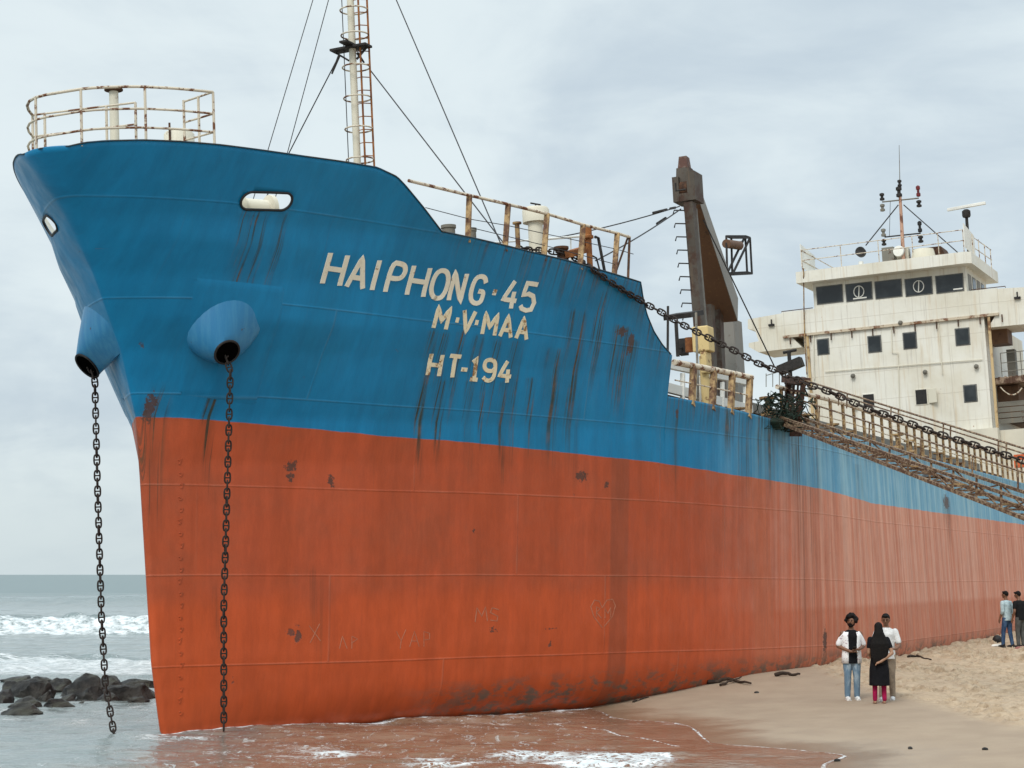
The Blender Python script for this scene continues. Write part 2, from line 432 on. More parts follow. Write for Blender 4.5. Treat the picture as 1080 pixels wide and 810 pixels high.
def make_hull():
    Sv = [0, .003, .01, .02, .035, .055, .08, .11, .15]
    while Sv[-1] < 18: Sv.append(Sv[-1] + .05)
    while Sv[-1] < 72: Sv.append(Sv[-1] + .4)
    Sv = sorted(set(Sv + [x - .0 for x in T_S if 8 < x < 16] + [S_FC - .001]))
    def sh(S, h): return S + s0(h) * max(0, 1 - S / 8) ** 1.5
    cols = []
    for S in Sv:
        f = lambda h: h - htop(sh(S, h))
        hs_ = np.linspace(4.8, 10.8, 121); top = None
        for a, b in zip(hs_[:-1], hs_[1:]):
            if f(a) <= 0 < f(b):
                lo, hi = a, b
                for _ in range(24):
                    m = (lo + hi) / 2
                    if f(m) <= 0: lo = m
                    else: hi = m
                top = lo; break
        if top is None: top = htop(S)
        hv = list(np.linspace(-.5, .6, 9)) + list(np.linspace(.6, top, 115)[1:])
        cols.append([(sh(S, h), hb(sh(S, h), h), h) for h in hv])
    n = len(cols[0]); V = []; idx = {}
    for side in (1, -1):
        for i, c in enumerate(cols):
            for j, q in enumerate(c):
                if i == 0 and side == -1: idx[(side, i, j)] = idx[(1, i, j)]; continue
                idx[(side, i, j)] = len(V); V.append((q[0], side * q[1], q[2]))
    # openings (fairleads)
    L, Rr, Tp, Bt = hit(254.5, 211.5), hit(307.5, 213), hit(281, 202.5), hit(281, 221.5)
    cs2 = hit(52, 238)
    c2 = (L[[0, 2]] + Rr[[0, 2]]) / 2; axd = Rr[[0, 2]] - L[[0, 2]]; hl = np.linalg.norm(axd) / 2; axd /= 2 * hl
    nrm = np.array([-axd[1], axd[0]]); hr = abs(Tp[2] - Bt[2]) / 2
    c2p, hlp = c2, hl
    def cap(s, h, side=1):
        c2, hl = (c2p, hlp) if side == 1 else (cs2[[0, 2]], .34)
        d = np.array([s, h]) - c2; a = d @ axd; a2 = a - max(-(hl - hr), min(hl - hr, a)); b = d @ nrm
        return math.hypot(a2, b), a, a2, b
    Fc = []
    hole = set()
    for side in (1, -1):
        for i in range(len(cols) - 1):
            for j in range(n - 1):
                ids = (idx[(side, i, j)], idx[(side, i + 1, j)], idx[(side, i + 1, j + 1)], idx[(side, i, j + 1)])
                cs_ = np.mean([V[k] for k in ids], axis=0)
                if cs_[0] < 2.5 and cs_[2] > 8 and cap(cs_[0], cs_[2], side)[0] < hr:
                    hole.update(ids); continue
                ids = tuple(dict.fromkeys(ids))
                if len(ids) > 2: Fc.append(ids if side == 1 else ids[::-1])
    used = set(k for f in Fc for k in f)
    for k in hole & used:         # pull the jagged edge on to the oval
        s, p, h = V[k]; sd = 1 if p > 0 else -1; r, a, a2, b = cap(s, h, sd)
        if r > 1e-6:
            q = (c2 if sd == 1 else cs2[[0, 2]]) + axd * (a - a2) + (axd * a2 + nrm * b) * (hr / r)
            V[k] = (q[0], math.copysign(hb(q[0], q[1]), p), q[1])
    mb = MB(); mb.add(V, Fc)
    # transom
    me = mb.mesh('hull', [M['hull'], M['cream']])
    al = np.array([-v[1] * 0 + 0 for v in V], float)
    dl = np.array([v[2] - hline(v[0]) for v in V])
    rust = np.zeros(len(V)); scuff = np.zeros(len(V))
    VV = np.array(V)
    def streak(u, v, w, ln, amt, fade=.25):
        q = hit(u, v)
        if q is None: return
        g = np.exp(-((VV[:, 0] - q[0] - .12 * (q[2] - VV[:, 2]) * (q[0] < 9)) / w) ** 2)
        ln = ln * 1.3; t = (q[2] - VV[:, 2]) / ln
        g *= np.clip(t / .03 + 1, 0, 1) * np.clip((1 - t) / .7, 0, 1)
        rust[:] = np.maximum(rust, amt * g)
    for a in STREAKS: streak(*a)
    rust[:] = np.maximum(rust, np.clip(1 - (np.array([htop(v[0]) for v in V]) - VV[:, 2]) / 1.1, 0, 1) * .55 * np.clip((VV[:, 0] - 2.5) / 3, 0, 1))
    # stem rust
    rust[:] = np.maximum(rust, .95 * np.exp(-((VV[:, 0] + .32) / .16) ** 2) * np.clip((VV[:, 2] - 3.2) / 1.5, 0, 1) * np.clip((6.3 - VV[:, 2]) / .6, 0, 1))
    patch = np.zeros(len(V))
    for u, v, w, hgt in PATCHES:
        q = hit(u, v); patch[:] = np.maximum(patch, np.exp(-((VV[:, 0] - q[0]) / w) ** 2 - ((VV[:, 2] - q[2]) / hgt) ** 2) * (VV[:, 1] > 0))
    scuff[:] = np.clip((.62 - VV[:, 2]) / .35, 0, 1) * np.clip((VV[:, 0] - 4) / 2, 0, 1)
    for nm, arr in (('above_line', dl), ('rust_mask', rust), ('scuff', scuff), ('patch', patch)):
        at = me.attributes.new(nm, 'FLOAT', 'POINT'); at.data.foreach_set('value', arr.astype(np.float32))
    me.polygons.foreach_set('use_smooth', [True] * len(me.polygons))
    o = bpy.data.objects.new('hull', me); col.objects.link(o); o.parent = SHIP
    sm = o.modifiers.new('plate', 'SOLIDIFY'); sm.thickness = .03; sm.offset = -1; sm.material_offset = 1
    sm.use_even_offset = False
    # rings round the openings
    for side in (1, -1):
        pts = []
        if side == -1: c2, hl = cs2[[0, 2]], .34
        for k in range(44):
            t = 2 * math.pi * k / 44; e = np.array([math.cos(t), math.sin(t)])
            q = c2 + axd * (math.copysign(hl - hr, e[0]) if abs(e[0]) > 1e-6 else 0) + (axd * e[0] + nrm * e[1]) * hr
            pts.append((q[0], side * hb(q[0], q[1]), q[1]))
        pts.append(pts[0]); pts.append(pts[1])
        MB().tube(pts, .024, 8).build('fairlead_rim', M['black'], SHIP, True)
    return c2p
PATCHES = [(307, 492, .13, .12), (306, 503, .10, .10), (349, 507, .08, .16), (613, 502, .22, .13), (640, 511, .08, .1), (158, 430, .10, .35), (500, 560, .05, .05), (656, 350, .2, .12), (870, 676, .14, .38), (665, 362, .12, .3), (583, 662, .22, .03), (520, 664, .12, .06), (232, 392, .05, .5), (838, 452, .25, .15), (998, 530, .5, .3), (714, 436, .06, .12)]
STREAKS = [(262, 222, .10, 2.6, .9), (275, 224, .14, 2.2, .7), (298, 224, .12, 1.8, .6), (232, 386, .07, 2.2, 1.4), (243, 300, .2, .8, .4),
           (457, 350, .10, 2.0, .9), (470, 352, .10, 1.6, .9), (487, 350, .10, 1.7, .9), (505, 356, .12, 1.8, .9), (525, 360, .1, 1.8, .8), (545, 362, .14, 2.2, 1.),
           (447, 400, .08, 1.6, 1.2), (466, 402, .10, 1.5, 1.1), (497, 402, .10, 1.7, 1.2), (510, 403, .05, 1.4, .9), (531, 404, .08, 1.8, 1.2), (560, 400, .10, 1.6, .8), (585, 370, .2, 2.4, .8), (610, 330, .25, 3.2, .8),
           (655, 345, .25, 1.6, 1.1), (635, 310, .2, 2., .8), (668, 360, .2, 1.6, .9), (714, 440, .06, 1.7, 1.6), (600, 290, .5, .8, .4), (560, 290, .3, .6, .3),
           (785, 440, .30, 1.9, .6), (812, 444, .3, 1.8, .6), (838, 452, .35, 1.5, .9), (800, 450, .2, 1.4, .5), (770, 434, .3, 1.0, .7), (860, 470, .3, 1.7, .5), (906, 490, .25, 1.4, .8), (998, 525, .5, 1.5, .8),
           (870, 668, .12, 1.0, .8), (225, 620, .06, 3.0, .35), (330, 600, .2, 3, .3)]
FL = make_hull()

# decks
def deck(name, sa, sb, h, mat_, n=40, inset=.06):
    rings = []
    mb = MB(); vs = []; fs = []
    for i in range(n + 1):
        s = sa + (sb - sa) * (i / n) ** 1.5
        b = max(hb(s, h) - inset, .01)
        vs += [(s, -b, h), (s, b, h), (s, b, h - .06), (s, -b, h - .06)]
    for i in range(n):
        o = i * 4
        for j in range(4): fs.append((o + j, o + (j + 1) % 4, o + 4 + (j + 1) % 4, o + 4 + j))
    fs += [(0, 1, 2, 3), (n * 4, n * 4 + 1, n * 4 + 2, n * 4 + 3)]
    return mb.add(vs, fs).build(name, mat_, SHIP)
M['deck'] = m_rusty('deck_paint', (.10, .085, .07), lo=.5, hi=.6)
H_FC = 8.5
deck('forecastle_deck', s0(H_FC) + .1, S_FC - 1.75, H_FC, M['deck'])
deck('main_deck', S_FC - 3, 72, 5.72, M['deck'], 30)
b_ = hb(S_FC - .35, 7)
bh_ = np.linspace(5.75, H_FC - .07, 9)
MB().loft([[(s_, (hb(s_, h) - .08), h) for h in bh_] + [(s_, -(hb(s_, h) - .08), h) for h in bh_[::-1]] for s_ in (S_FC - 2.6, S_FC - 2.5)]).build('forecastle_bulkhead', M['cream'], SHIP)
bt = hb(72, 3)
MB().loft([[(72 - .05, y * (hb(72, h) - .05), h) for h, y in ((-.5, -1), (-.5, 1), (2, 1), (5.85, 1), (5.85, -1), (2, -1))], [(72.02, y * (hb(72, h) - .05), h) for h, y in ((-.5, -1), (-.5, 1), (2, 1), (5.85, 1), (5.85, -1), (2, -1))]]).build('transom', M['rust'], SHIP)

# rim edge bar
pts = []
for q in np.linspace(-2.95, S_FC - .05, 160): pts.append((q, hb(q, htop(q)), htop(q)))
pst = [(q[0], -q[1], q[2]) for q in pts[::-1]]
front = [(s0(T_H[0]) + .002, 0, T_H[0])]
MB().tube(pst + front + pts, .014, 6).build('bulwark_edge', m_plain('edge_paint', (.012, .05, .085), (.03, .03, .025), 3), SHIP, True)

MOUTH_SHADE = m_plain('mouth_shade_black', (.0025, .0022, .002), rough=1.0, bump=0, spec=0.0)  # flat black standing in for the shade inside a pipe mouth
# ---- hawse pipes with doubler plates
def hawse(side):
    c0 = hit(244, 343); n0 = hnormal(c0[0], c0[2])
    c1 = c0 + n0 * .6
    tgt = np.array([239.5, 373, 95, 387.])
    fun = lambda c: np.array([*prs(*c), *prs(c[0], -c[1], c[2])])
    for _ in range(30):
        r0_ = fun(c1); J = np.stack([(fun(c1 + np.eye(3)[i] * .01) - r0_) / .01 for i in range(3)], 1)
        c1 = c1 + .6 * np.linalg.lstsq(J, tgt - r0_, rcond=None)[0]
    if side == -1:
        h_ = c0[2] + .02; c0 = np.array([s0(h_) + .40, hb(s0(h_) + .40, h_), h_])
        q = on_p(92, 386, -c0[1] - .50); c1 = np.array([q[0], -q[1], q[2]])
    print('HAWSE', c0, c1, fun(c1))
    dirn = c1 - c0
    rings = []; m = 28
    axis = (c1 - c0) / np.linalg.norm(c1 - c0)
    x = np.array([1., 0, 0]); x -= axis * (x @ axis); x /= np.linalg.norm(x); y = np.cross(axis, x)
    if y[2] < 0: y = -y
    mouthn = np.array([-.25, .80, -.62] if side == 1 else [-.62, .26, -.74]); mouthn /= np.linalg.norm(mouthn)
    mx = np.array([1., 0, 0]); mx -= mouthn * (mx @ mouthn); mx /= np.linalg.norm(mx); my = np.cross(mouthn, mx)
    if my[2] < 0: my = -my
    base = []; mouth = []; inn = []
    for k in range(m):
        t = 2 * math.pi * k / m
        rb0 = .56 if side == 1 else .40
        s = c0[0] + rb0 * math.cos(t) + .05 * math.sin(t); h = c0[2] + .04 + (.56 if side == 1 else .50) * math.sin(t); s = max(s, s0(h) + .01)
        base.append(np.array([s, hb(s, h) - .06, h]))
        mouth.append(c1 + (.27 if side == 1 else .30) * mx * math.cos(t) + .24 * my * math.sin(t))
        inn.append(c1 - mouthn * .01 + (.24 if side == 1 else .27) * mx * math.cos(t) + .212 * my * math.sin(t))
    for w in np.linspace(0, 1, 10):
        bulge = .05 * math.sin(math.pi * w)
        ring = []
        for a, b in zip(base, mouth):
            q = a * (1 - w) + b * w
            cc = c0 * (1 - w) + c1 * w
            d = q - cc; ring.append(q + d / (np.linalg.norm(d) + 1e-6) * bulge)
        rings.append(ring)
    f = (lambda R_: [[(q[0], side * q[1], q[2]) for q in r] for r in R_])
    o = MB().loft(f(rings)).build('hawse_pipe', M['pipe'], SHIP, True)
    deep = [q - mouthn * .45 * 0 - (c1 - c0) * .45 for q in inn]
    MB().loft(f([[q + mouthn * .02 for q in inn], [q + mouthn * .012 for q in [c1 + (p - c1) * .99 for p in inn]]])).build('mouth_shade_disc', MOUTH_SHADE, o)  # closed disc, coloured black as the unlit inside of the pipe
    ringp = f([[q + mouthn * .015 for q in [c1 + (p - c1) * 1.09 for p in inn]]])[0]
    MB().tube(ringp + ringp[:2], .022, 8).build('mouth_rim', M['dark'], o, True)
    return c1, mouthn
c1, mno = hawse(1); c1s, mns = hawse(-1)
# doubler plates (rounded rectangle, slightly proud of the plating)
pc = [hit(*q) for q in ((203, 291), (302, 301), (270, 430), (187, 418))]
for side in (1, -1):
    vs = []; fs = []; n = 24
    for i in range(n + 1):
        for j in range(n + 1):
            a, b = i / n, j / n
            # round corners
            q = (pc[0] * (1 - a) + pc[1] * a) * (1 - b) + (pc[3] * (1 - a) + pc[2] * a) * b
            vs.append((q[0], side * (hb(q[0], q[2]) + (.014 if 0 < i < n and 0 < j < n else -.01)), q[2]))
    for i in range(n):
        for j in range(n):
            if (i in (0, n - 1)) and (j in (0, n - 1)): continue
            o = i * (n + 1) + j; fs.append((o, o + n + 1, o + n + 2, o + 1))
    me = MB().add(vs, fs).mesh('doubler_plate', M['hull'], True)
    for nm, val in (('above_line', .5), ('rust_mask', 0.05), ('scuff', 0.0), ('patch', 0.0)):
        at = me.attributes.new(nm, 'FLOAT', 'POINT'); at.data.foreach_set('value', np.full(len(vs), val, np.float32))
    o = bpy.data.objects.new('doubler_plate', me); col.objects.link(o); o.parent = SHIP

# ---- windlass seen through the openings
for side in (1, -1):
    cc = np.array([FL[0] + .75, side * (hb(FL[0], FL[1]) - 1.15), FL[1] + .03])
    w = MB()
    w.lathe(cc + np.array([-.95, 0, 0]), [(.13, 0), (.30, .02), (.30, .09), (.19, .12), (.19, .55), (.31, .58), (.31, .66), (.21, .70), (.21, 1.2), (.31, 1.23), (.31, 1.31), (.1, 1.33)], 20, (1, side * -.62 * 0 + side * .6, 0))
    w.box(cc + np.array([.2, -.25, -.3]), cc + np.array([.45, .2, .24]))
    w.build('windlass', M['cream'], SHIP, True)

# ---- bow railing
def rimpt(q, side, inset=.06):
    h = htop(q); b = max(hb(q, h) - inset, 0)
    return np.array([q, side * b, h])
s_e = hit(229, 153)[0]
arc = [rimpt(q, 1) for q in np.linspace(s_e, -2.2, 14)] + [rimpt(q, 1) for q in (-2.5, -2.7, -2.82, -2.9, -2.95)]
tip = s0(T_H[0]) + .06
arc += [np.array([tip, 0, T_H[0]])] + [np.array([x, y, T_H[0]]) for x, y in ((-3.0, -.2), (-2.88, -.42), (-2.66, -.66), (-2.4, -.83), (-2.1, -.95))]
BK0 = arc[-1]; BK1 = np.array([-1.75, 1.0, T_H[0]])
# smooth the nose of the arc
A = np.array(arc)
for _ in range(2):
    B2 = A.copy(); B2[1:-1] = (A[:-2] + 2 * A[1:-1] + A[2:]) / 4; A = B2
H_R = .95
up = np.array([0, 0, 1.])
rail = MB()
for f_, r in ((1.0, .026), (.59, .021), (.24, .021)):
    rail.tube([q + up * H_R * f_ for q in A], r, 8)
# inboard return at the port end
e0 = A[0]; e1 = e0 + np.array([.15, -.72, 0])
for f_ in (1.0, .59, .24): rail.tube([e0 + up * H_R * f_, e1 + up * H_R * f_ * .97], .019, 8)
for f_ in (1.0, .59, .24): rail.tube([BK0 + up * H_R * f_, BK1 + up * H_R * f_], .019, 8)
rail = rail.build('bow_railing', M['cream_rail'], SHIP, True)
def post(a, par, hh=H_R, r=.024): return MB().tube([a - up * .05, a + up * hh], r, 8).build('post', M['cream_rail'], par, True)
px = [prs(*q)[0] for q in A]
kmin = int(np.argmin(px))
for u in (226, 156, 84, 44): post(A[int(np.argmin([abs(x - u) if i <= kmin else 1e9 for i, x in enumerate(px)]))], rail)
for t_ in (0, .12, .72, 1.0): post(BK0 * (1 - t_) + BK1 * t_, rail)
post(e1, rail); post((e0 + e1) / 2 , rail)

# ---- vent post and capstan head on the bow
q = on_p(121, 146, -.35); t = on_p(121, 96, -.35)
v = MB().lathe((q[0], -.35, H_FC), [(.09, 0), (.085, q[2] - H_FC), (.085, t[2] - H_FC)], 16).build('vent_post', M['cream'], SHIP, True)
MB().lathe((q[0], -.35, t[2]), [(.10, -.02), (.17, .0), (.17, .025), (.06, .05)], 20).build('vent_cap', M['rust'], v, True)
q = on_p(189, 146, .6); t = on_p(189, 140, .6)
MB().lathe((q[0], .6, H_FC), [(.27, 0), (.28, t[2] - H_FC - .04), (.25, t[2] - H_FC)], 24).build('capstan', M['cream'], SHIP, True)
MB().tube([(q[0] - .3, .6, t[2]-.2), (q[0] - .3, .6, t[2] + .12)], .02, 8).build('capstan_pin', M['rust'], SHIP, True)

# ---- foremast
mq = on_p(377.5, 170, 0); mt = on_p(368.5, 0, 0)
s_m = mq[0]
mast = MB().tube([(s_m, 0, H_FC), (s_m + (mt[0] - mq[0]) * .6, 0, mt[2]), (s_m + (mt[0] - mq[0]) * .9, 0, mt[2] + 3)], .085, 14, .075)
mast = mast.build('foremast', m_rusty('mast_paint', (.62, .58, .47), (.30, .14, .05), .60, .66, 1.6), SHIP, True)
def ms(h): return s_m + (mt[0] - mq[0]) * .6 * (h - H_FC) / (mt[2] - H_FC)
hp = on_p(368, 50, 0)[2]
pf = MB(); pf.box((ms(hp) - .16, -.50, hp), (ms(hp) + .16, .42, hp + .05)); pf.box((ms(hp) - .42, -.10, hp + .055), (ms(hp) + .34, .10, hp + .10)); pf.beam((ms(hp), -.1, hp - .25), (ms(hp), -.42, hp - .02), .04, .04); pf.beam((ms(hp), .1, hp - .25), (ms(hp), .36, hp - .02), .04, .04)
pf.build('crosstree', M['dark'], mast)
lad = MB(); la = np.array([.0, .30, 0]); lb = np.array([.10, .42, 0])
for dd in (np.array([-.02, .21, 0]), np.array([.12, .36, 0])): lad.tube([np.array([ms(H_FC), 0, H_FC]) + dd, np.array([ms(mt[2] + 2.5), 0, mt[2] + 2.5]) + dd], .024, 8)
hh = H_FC + .3
while hh < mt[2] + 2.4:
    b = np.array([ms(hh), 0, hh]); lad.tube([b + (-.02, .21, 0), b + (.12, .36, 0)], .012, 6); lad.tube([b + (-.0, .08, 0), b + (-.02, .21, 0)], .010, 6); hh += .3
lad.build('ladder', M['rust_orange'], mast, True)
hoop = None
for vpx in (167, 135, 103, 71, 38, 12, -22):
    h = on_p(372, vpx, 0)[2]; c = np.array([ms(h) + .03, .06, h])
    pts = [c + np.array([.31 * math.cos(t), .31 * math.sin(t), 0]) for t in np.linspace(0, 2 * math.pi, 25)]
    MB().tube(pts + [pts[1]], .018, 6).build('ladder_hoop', M['cream_rail'], mast, True)
lamp = MB().lathe((ms(mt[2] + 2.6), -.25, mt[2] + 2.6), [(.05, 0), (.09, .03), (.09, .2), (.05, .24)], 14).build('mast_lamp', M['dark'], mast, True)

# ---- stays
def wire(a, b, r=.011, name='stay_wire', sag=0.0):
    a, b = np.array(a), np.array(b)
    pts = [a + (b - a) * t - up * sag * 4 * t * (1 - t) for t in np.linspace(0, 1, 9 if sag else 2)]
    return MB().tube(pts, r, 6).build(name, M['wire'], SHIP, True)
top1 = (ms(mt[2] + 2), 0, mt[2] + 2)
cr_l, cr_r = (ms(hp), -.3, hp - .1), (ms(hp), .12, hp - .12)
def anchorpt(u, v, p, hgt=None):
    q = on_p(u, v, p); return q
def down(u, v, p, frm, r=.011):     # from frm through the image point to the deck
    q = on_p(u, v, p); frm = np.array(frm); d = q - frm; k = (H_FC - frm[2]) / d[2]
    wire(frm, frm + d * max(k, 1), r)
a1 = on_p(330, 0, -1.2); down(283, 157, -2.2, a1 + (a1 - on_p(283, 157, -2.2)) * .35)
a1 = on_p(346.5, 0, -.6); down(304, 158, -1.9, a1 + (a1 - on_p(304, 158, -1.9)) * .35)
down(306, 159, -1.9, on_p(358, 58, -.1), .014)
down(527, 251, 3.6, on_p(389, 72, .15), .014)
a1 = on_p(418, 0, .6); down(526, 252, 3.9, a1 + (a1 - on_p(526, 252, 3.9)) * .3, .014)
wire((ms(H_FC), -.22, H_FC), (ms(mt[2] + 2), -.22, mt[2] + 2), .012, 'signal_cable')
# shackles and turnbuckles at the crosstree
tb = MB(); a_, b_ = on_p(358, 58, -.1), on_p(350, 78, -.3); tb.tube([a_, (a_ + b_) / 2, b_], .035, 8, .02); tb.build('turnbuckle', M['dark'], mast, True); tb = MB(); a_, b_ = on_p(377, 56, .12), on_p(384, 66, .15); tb.tube([a_, b_], .035, 8, .02)
tb.build('turnbuckle', M['dark'], mast, True)

# ---- forecastle side railing
def rimin(u, v, ins=.08):
    q = hit(u, v); return np.array([q[0], q[1] - ins, q[2]])
base = [rimin(*q) for q in ((497, 250), (536, 259.5), (577, 269.5), (615, 279), (651, 289))]
def over(b, u, v): return on_p(u, v, b[1] - .02)
tops = [over(b, u, v) for b, (u, v) in zip(base, ((495, 206), (536, 215.5), (577, 225.5), (615, 237), (651, 246)))]
first = over(rimin(466, 244), 431, 190.5); last = over(base[-1], 664, 250)
sr = MB(); sr.tube([first] + tops + [last], .032, 10)
sr = sr.build('forecastle_railing', M['cream_rail'], SHIP, True)
for b, t in zip(base, tops):
    MB().beam(b - up * .1, t, .11, .045).build('stanchion', M['gold_rail'], sr)
wb = MB()
for f_ in (.36, .68):
    pass
wmid = [over(base[0], 449, 219)] + [over(b, u, v) for b, (u, v) in zip(base, ((495, 231), (536, 238), (577, 247), (615, 255), (651, 263)))] + [over(base[-1], 668, 268)]
MB().tube(wmid, .008, 6).build('rail_wire', M['wire'], sr, True)
wlow = [b * .75 + t * .25 for b, t in zip(base, tops)]
MB().tube(wlow, .008, 6).build('rail_wire', M['wire'], sr, True)
l0 = rimin(667, 294, .1)
MB().tube([last, l0], .028, 8).build('end_brace', M['rust'], sr, True)
MB().tube([last + (0, -.05, -.02), l0 + (.0, -.35, 0) ], .022, 8).build('end_brace', M['rust'], sr, True)

def bollard(u0, u1, v0, v1, p, mat_, name='bollard', prof=None):
    a = on_p((u0 + u1) / 2, v1, p); w = np.linalg.norm(on_p(u0, v1, p)[[0, 2]] - on_p(u1, v1, p)[[0, 2]])
    r = (u1 - u0) / 2 / F * world(*a)[1]; hgt = on_p((u0 + u1) / 2, v0, p)[2] - a[2]
    prof = prof or [(.95, -.6), (.95, .75), (1.1, .78), (1.1, 1)]
    return MB().lathe((a[0], p, a[2]), [(r * k, hgt * t) for k, t in prof], 20).build(name, mat_, SHIP, True)
bollard(466, 481, 238, 252, 3.7, M['grey_steel'])
bollard(493, 503, 241, 256, 4.1, M['grey_steel'])
vt = bollard(558, 574, 233, 266, 4.3, M['cream'], 'vent_trunk', [(1, -.3), (1, 1)])
bollard(551, 580, 219, 235, 4.3, M['cream'], 'vent_hood', [(.3, -.02), (1, 0), (1, .8), (.9, .95), (.2, 1)])
a = on_p(565, 219, 4.3); MB().tube([a - up * .05, a + up * .07], .015, 6).tube([a + (-.14, -.05, .08), a + (.14, .05, .08)], .018, 6).build('hood_handwheel', M['dark'], SHIP, True)
bollard(543.5, 550, 235, 266, 4.5, M['gold_rail'], 'pipe_post', [(.8, -.2), (.8, .93), (1.5, .94), (1.5, 1)])
rl = bollard(586, 599, 260, 276, 4.9, M['rust'], 'roller_bollard', [(1.2, -.3), (1.2, .1), (.75, .3), (.75, .6), (1.25, .8), (1.25, .95), (.5, 1)])
bollard(618, 627, 241, 284, 5.4, M['rust_orange'], 'davit_post', [(.7, -.2), (.7, .72), (1.2, .74), (1.2, .8), (.85, .82), (.85, 1)])
bx = MB(); a, b = on_p(600, 268, 5.1), on_p(617, 263, 5.1); bx.beam(a, b, .18, .14); b2 = on_p(617, 252, 5.2); bx.beam(b, b2, .07, .05); bx.build('pipe_bracket', M['rust_orange'], SHIP)
br = MB(); br.tube([on_p(628, 250, 5.4), on_p(631, 251, 5.4), on_p(638, 288, 5.5)], .035, 8); br.tube([on_p(625, 270, 5.4), on_p(629, 272, 5.4), on_p(633, 287, 5.5)], .02, 8); br.build('support_pipe', M['dark'], SHIP, True)
hr_ = MB(); hr_.tube([on_p(578, 252, 3.2), on_p(614, 249, 3.2)], .03, 8); hr_.tube([on_p(602, 251, 3.2), on_p(602, 275, 3.2)], .02, 8); hr_.tube([on_p(520, 256, 3.2), on_p(578, 252, 3.2)], .02, 8); hr_.build('inboard_handrail', M['white'], SHIP, True)

# ---- lettering
GL = {
 'H': [[(0, 0), (0, 1)], [(1, 0), (1, 1)], [(0, .5), (1, .5)]],
 'A': [[(0, 0), (.5, 1), (1, 0)], [(.2, .33), (.8, .33)]],
 'I': [[(.5, 0), (.5, 1)]],
 'P': [[(0, 0), (0, 1), (.6, 1), (.88, .94), (1, .76), (.88, .56), (.6, .48), (.05, .48)]],
 'O': [[(.5, 0), (.2, .06), (.03, .28), (0, .5), (.03, .72), (.2, .94), (.5, 1), (.8, .94), (.97, .72), (1, .5), (.97, .28), (.8, .06), (.5, 0), (.2, .06)]],
 'N': [[(0, 0), (0, 1), (1, 0), (1, 1)]],
 'G': [[(1, .78), (.86, .95), (.5, 1), (.16, .92), (.02, .7), (0, .5), (.02, .3), (.16, .08), (.5, 0), (.86, .06), (1, .2), (1, .46), (.58, .46)]],
 '4': [[(.6, 1), (0, .3), (1.05, .3)], [(.74, 0), (.74, .62)]],
 '5': [[(.95, 1), (.14, 1), (.04, .55), (.4, .62), (.8, .56), (1, .32), (.84, .06), (.45, 0), (.1, .05), (0, .16)]],
 'M': [[(0, 0), (0, 1), (.5, .35), (1, 1), (1, 0)]],
 'V': [[(0, 1), (.5, 0), (1, 1)]],
 'T': [[(0, 1), (1, 1)], [(.5, 0), (.5, 1)]],
 '-': [[(0, .42), (1, .42)]],
 '1': [[(.1, .8), (.55, 1), (.55, 0)], [(.05, 0), (1, 0)]],
 '9': [[(.95, .6), (.8, .48), (.3, .46), (.05, .58), (0, .75), (.08, .93), (.4, 1), (.75, .97), (.97, .82), (1, .5), (.92, .15), (.6, 0), (.25, .02), (.02, .14)]],
 '.': [[(.2, .5), (.8, .5)]],
 'S': [[(.95, .82), (.7, 1), (.25, 1), (.03, .78), (.2, .56), (.8, .44), (1, .22), (.75, 0), (.25, 0), (.03, .18)]],
 'R': [[(0, 0), (0, 1), (.7, 1), (1, .78), (.7, .52), (0, .5)], [(.4, .5), (1, 0)]],
}
def ribbon(mb, pts, w, lift, k):
    P = [np.array(pts[0])]
    for a, b in zip(pts[:-1], pts[1:]):
        a, b = np.array(a), np.array(b); m = max(1, int(np.linalg.norm(b - a) / .06))
        for i in range(1, m + 1): P.append(a + (b - a) * i / m)
    n = len(P); Lf = []; Rt = []
    for i in range(n):
        d0 = P[i] - P[max(i - 1, 0)]; d1 = P[min(i + 1, n - 1)] - P[i]
        if i == 0: d0 = d1
        if i == n - 1: d1 = d0
        d0 = d0 / (np.linalg.norm(d0) + 1e-9); d1 = d1 / (np.linalg.norm(d1) + 1e-9)
        n0, n1 = np.array([-d0[1], d0[0]]), np.array([-d1[1], d1[0]])
        m_ = n0 + n1; m_ /= np.linalg.norm(m_) + 1e-9; sc = min(1 / max(.3, m_ @ n0), 1.22)
        Lf.append(P[i] + m_ * w / 2 * sc); Rt.append(P[i] - m_ * w / 2 * sc)
    def sp_(q, o): return (q[0], hb(q[0], q[1]) + o, q[1])
    vs = []; fs = []
    for l, r in zip(Lf, Rt): vs += [sp_(l, lift), sp_(r, lift), sp_(r, -.02), sp_(l, -.02)]
    for i in range(n - 1):
        o = 4 * i
        for j in range(3): fs.append((o + j, o + (j + 1) % 4, o + 4 + (j + 1) % 4, o + 4 + j)) if j != 2 else None
        fs.append((o + 3, o, o + 4, o + 7))
    fs += [(0, 1, 2, 3), (4 * n - 4, 4 * n - 3, 4 * n - 2, 4 * n - 1)]
    mb.add(vs, fs)
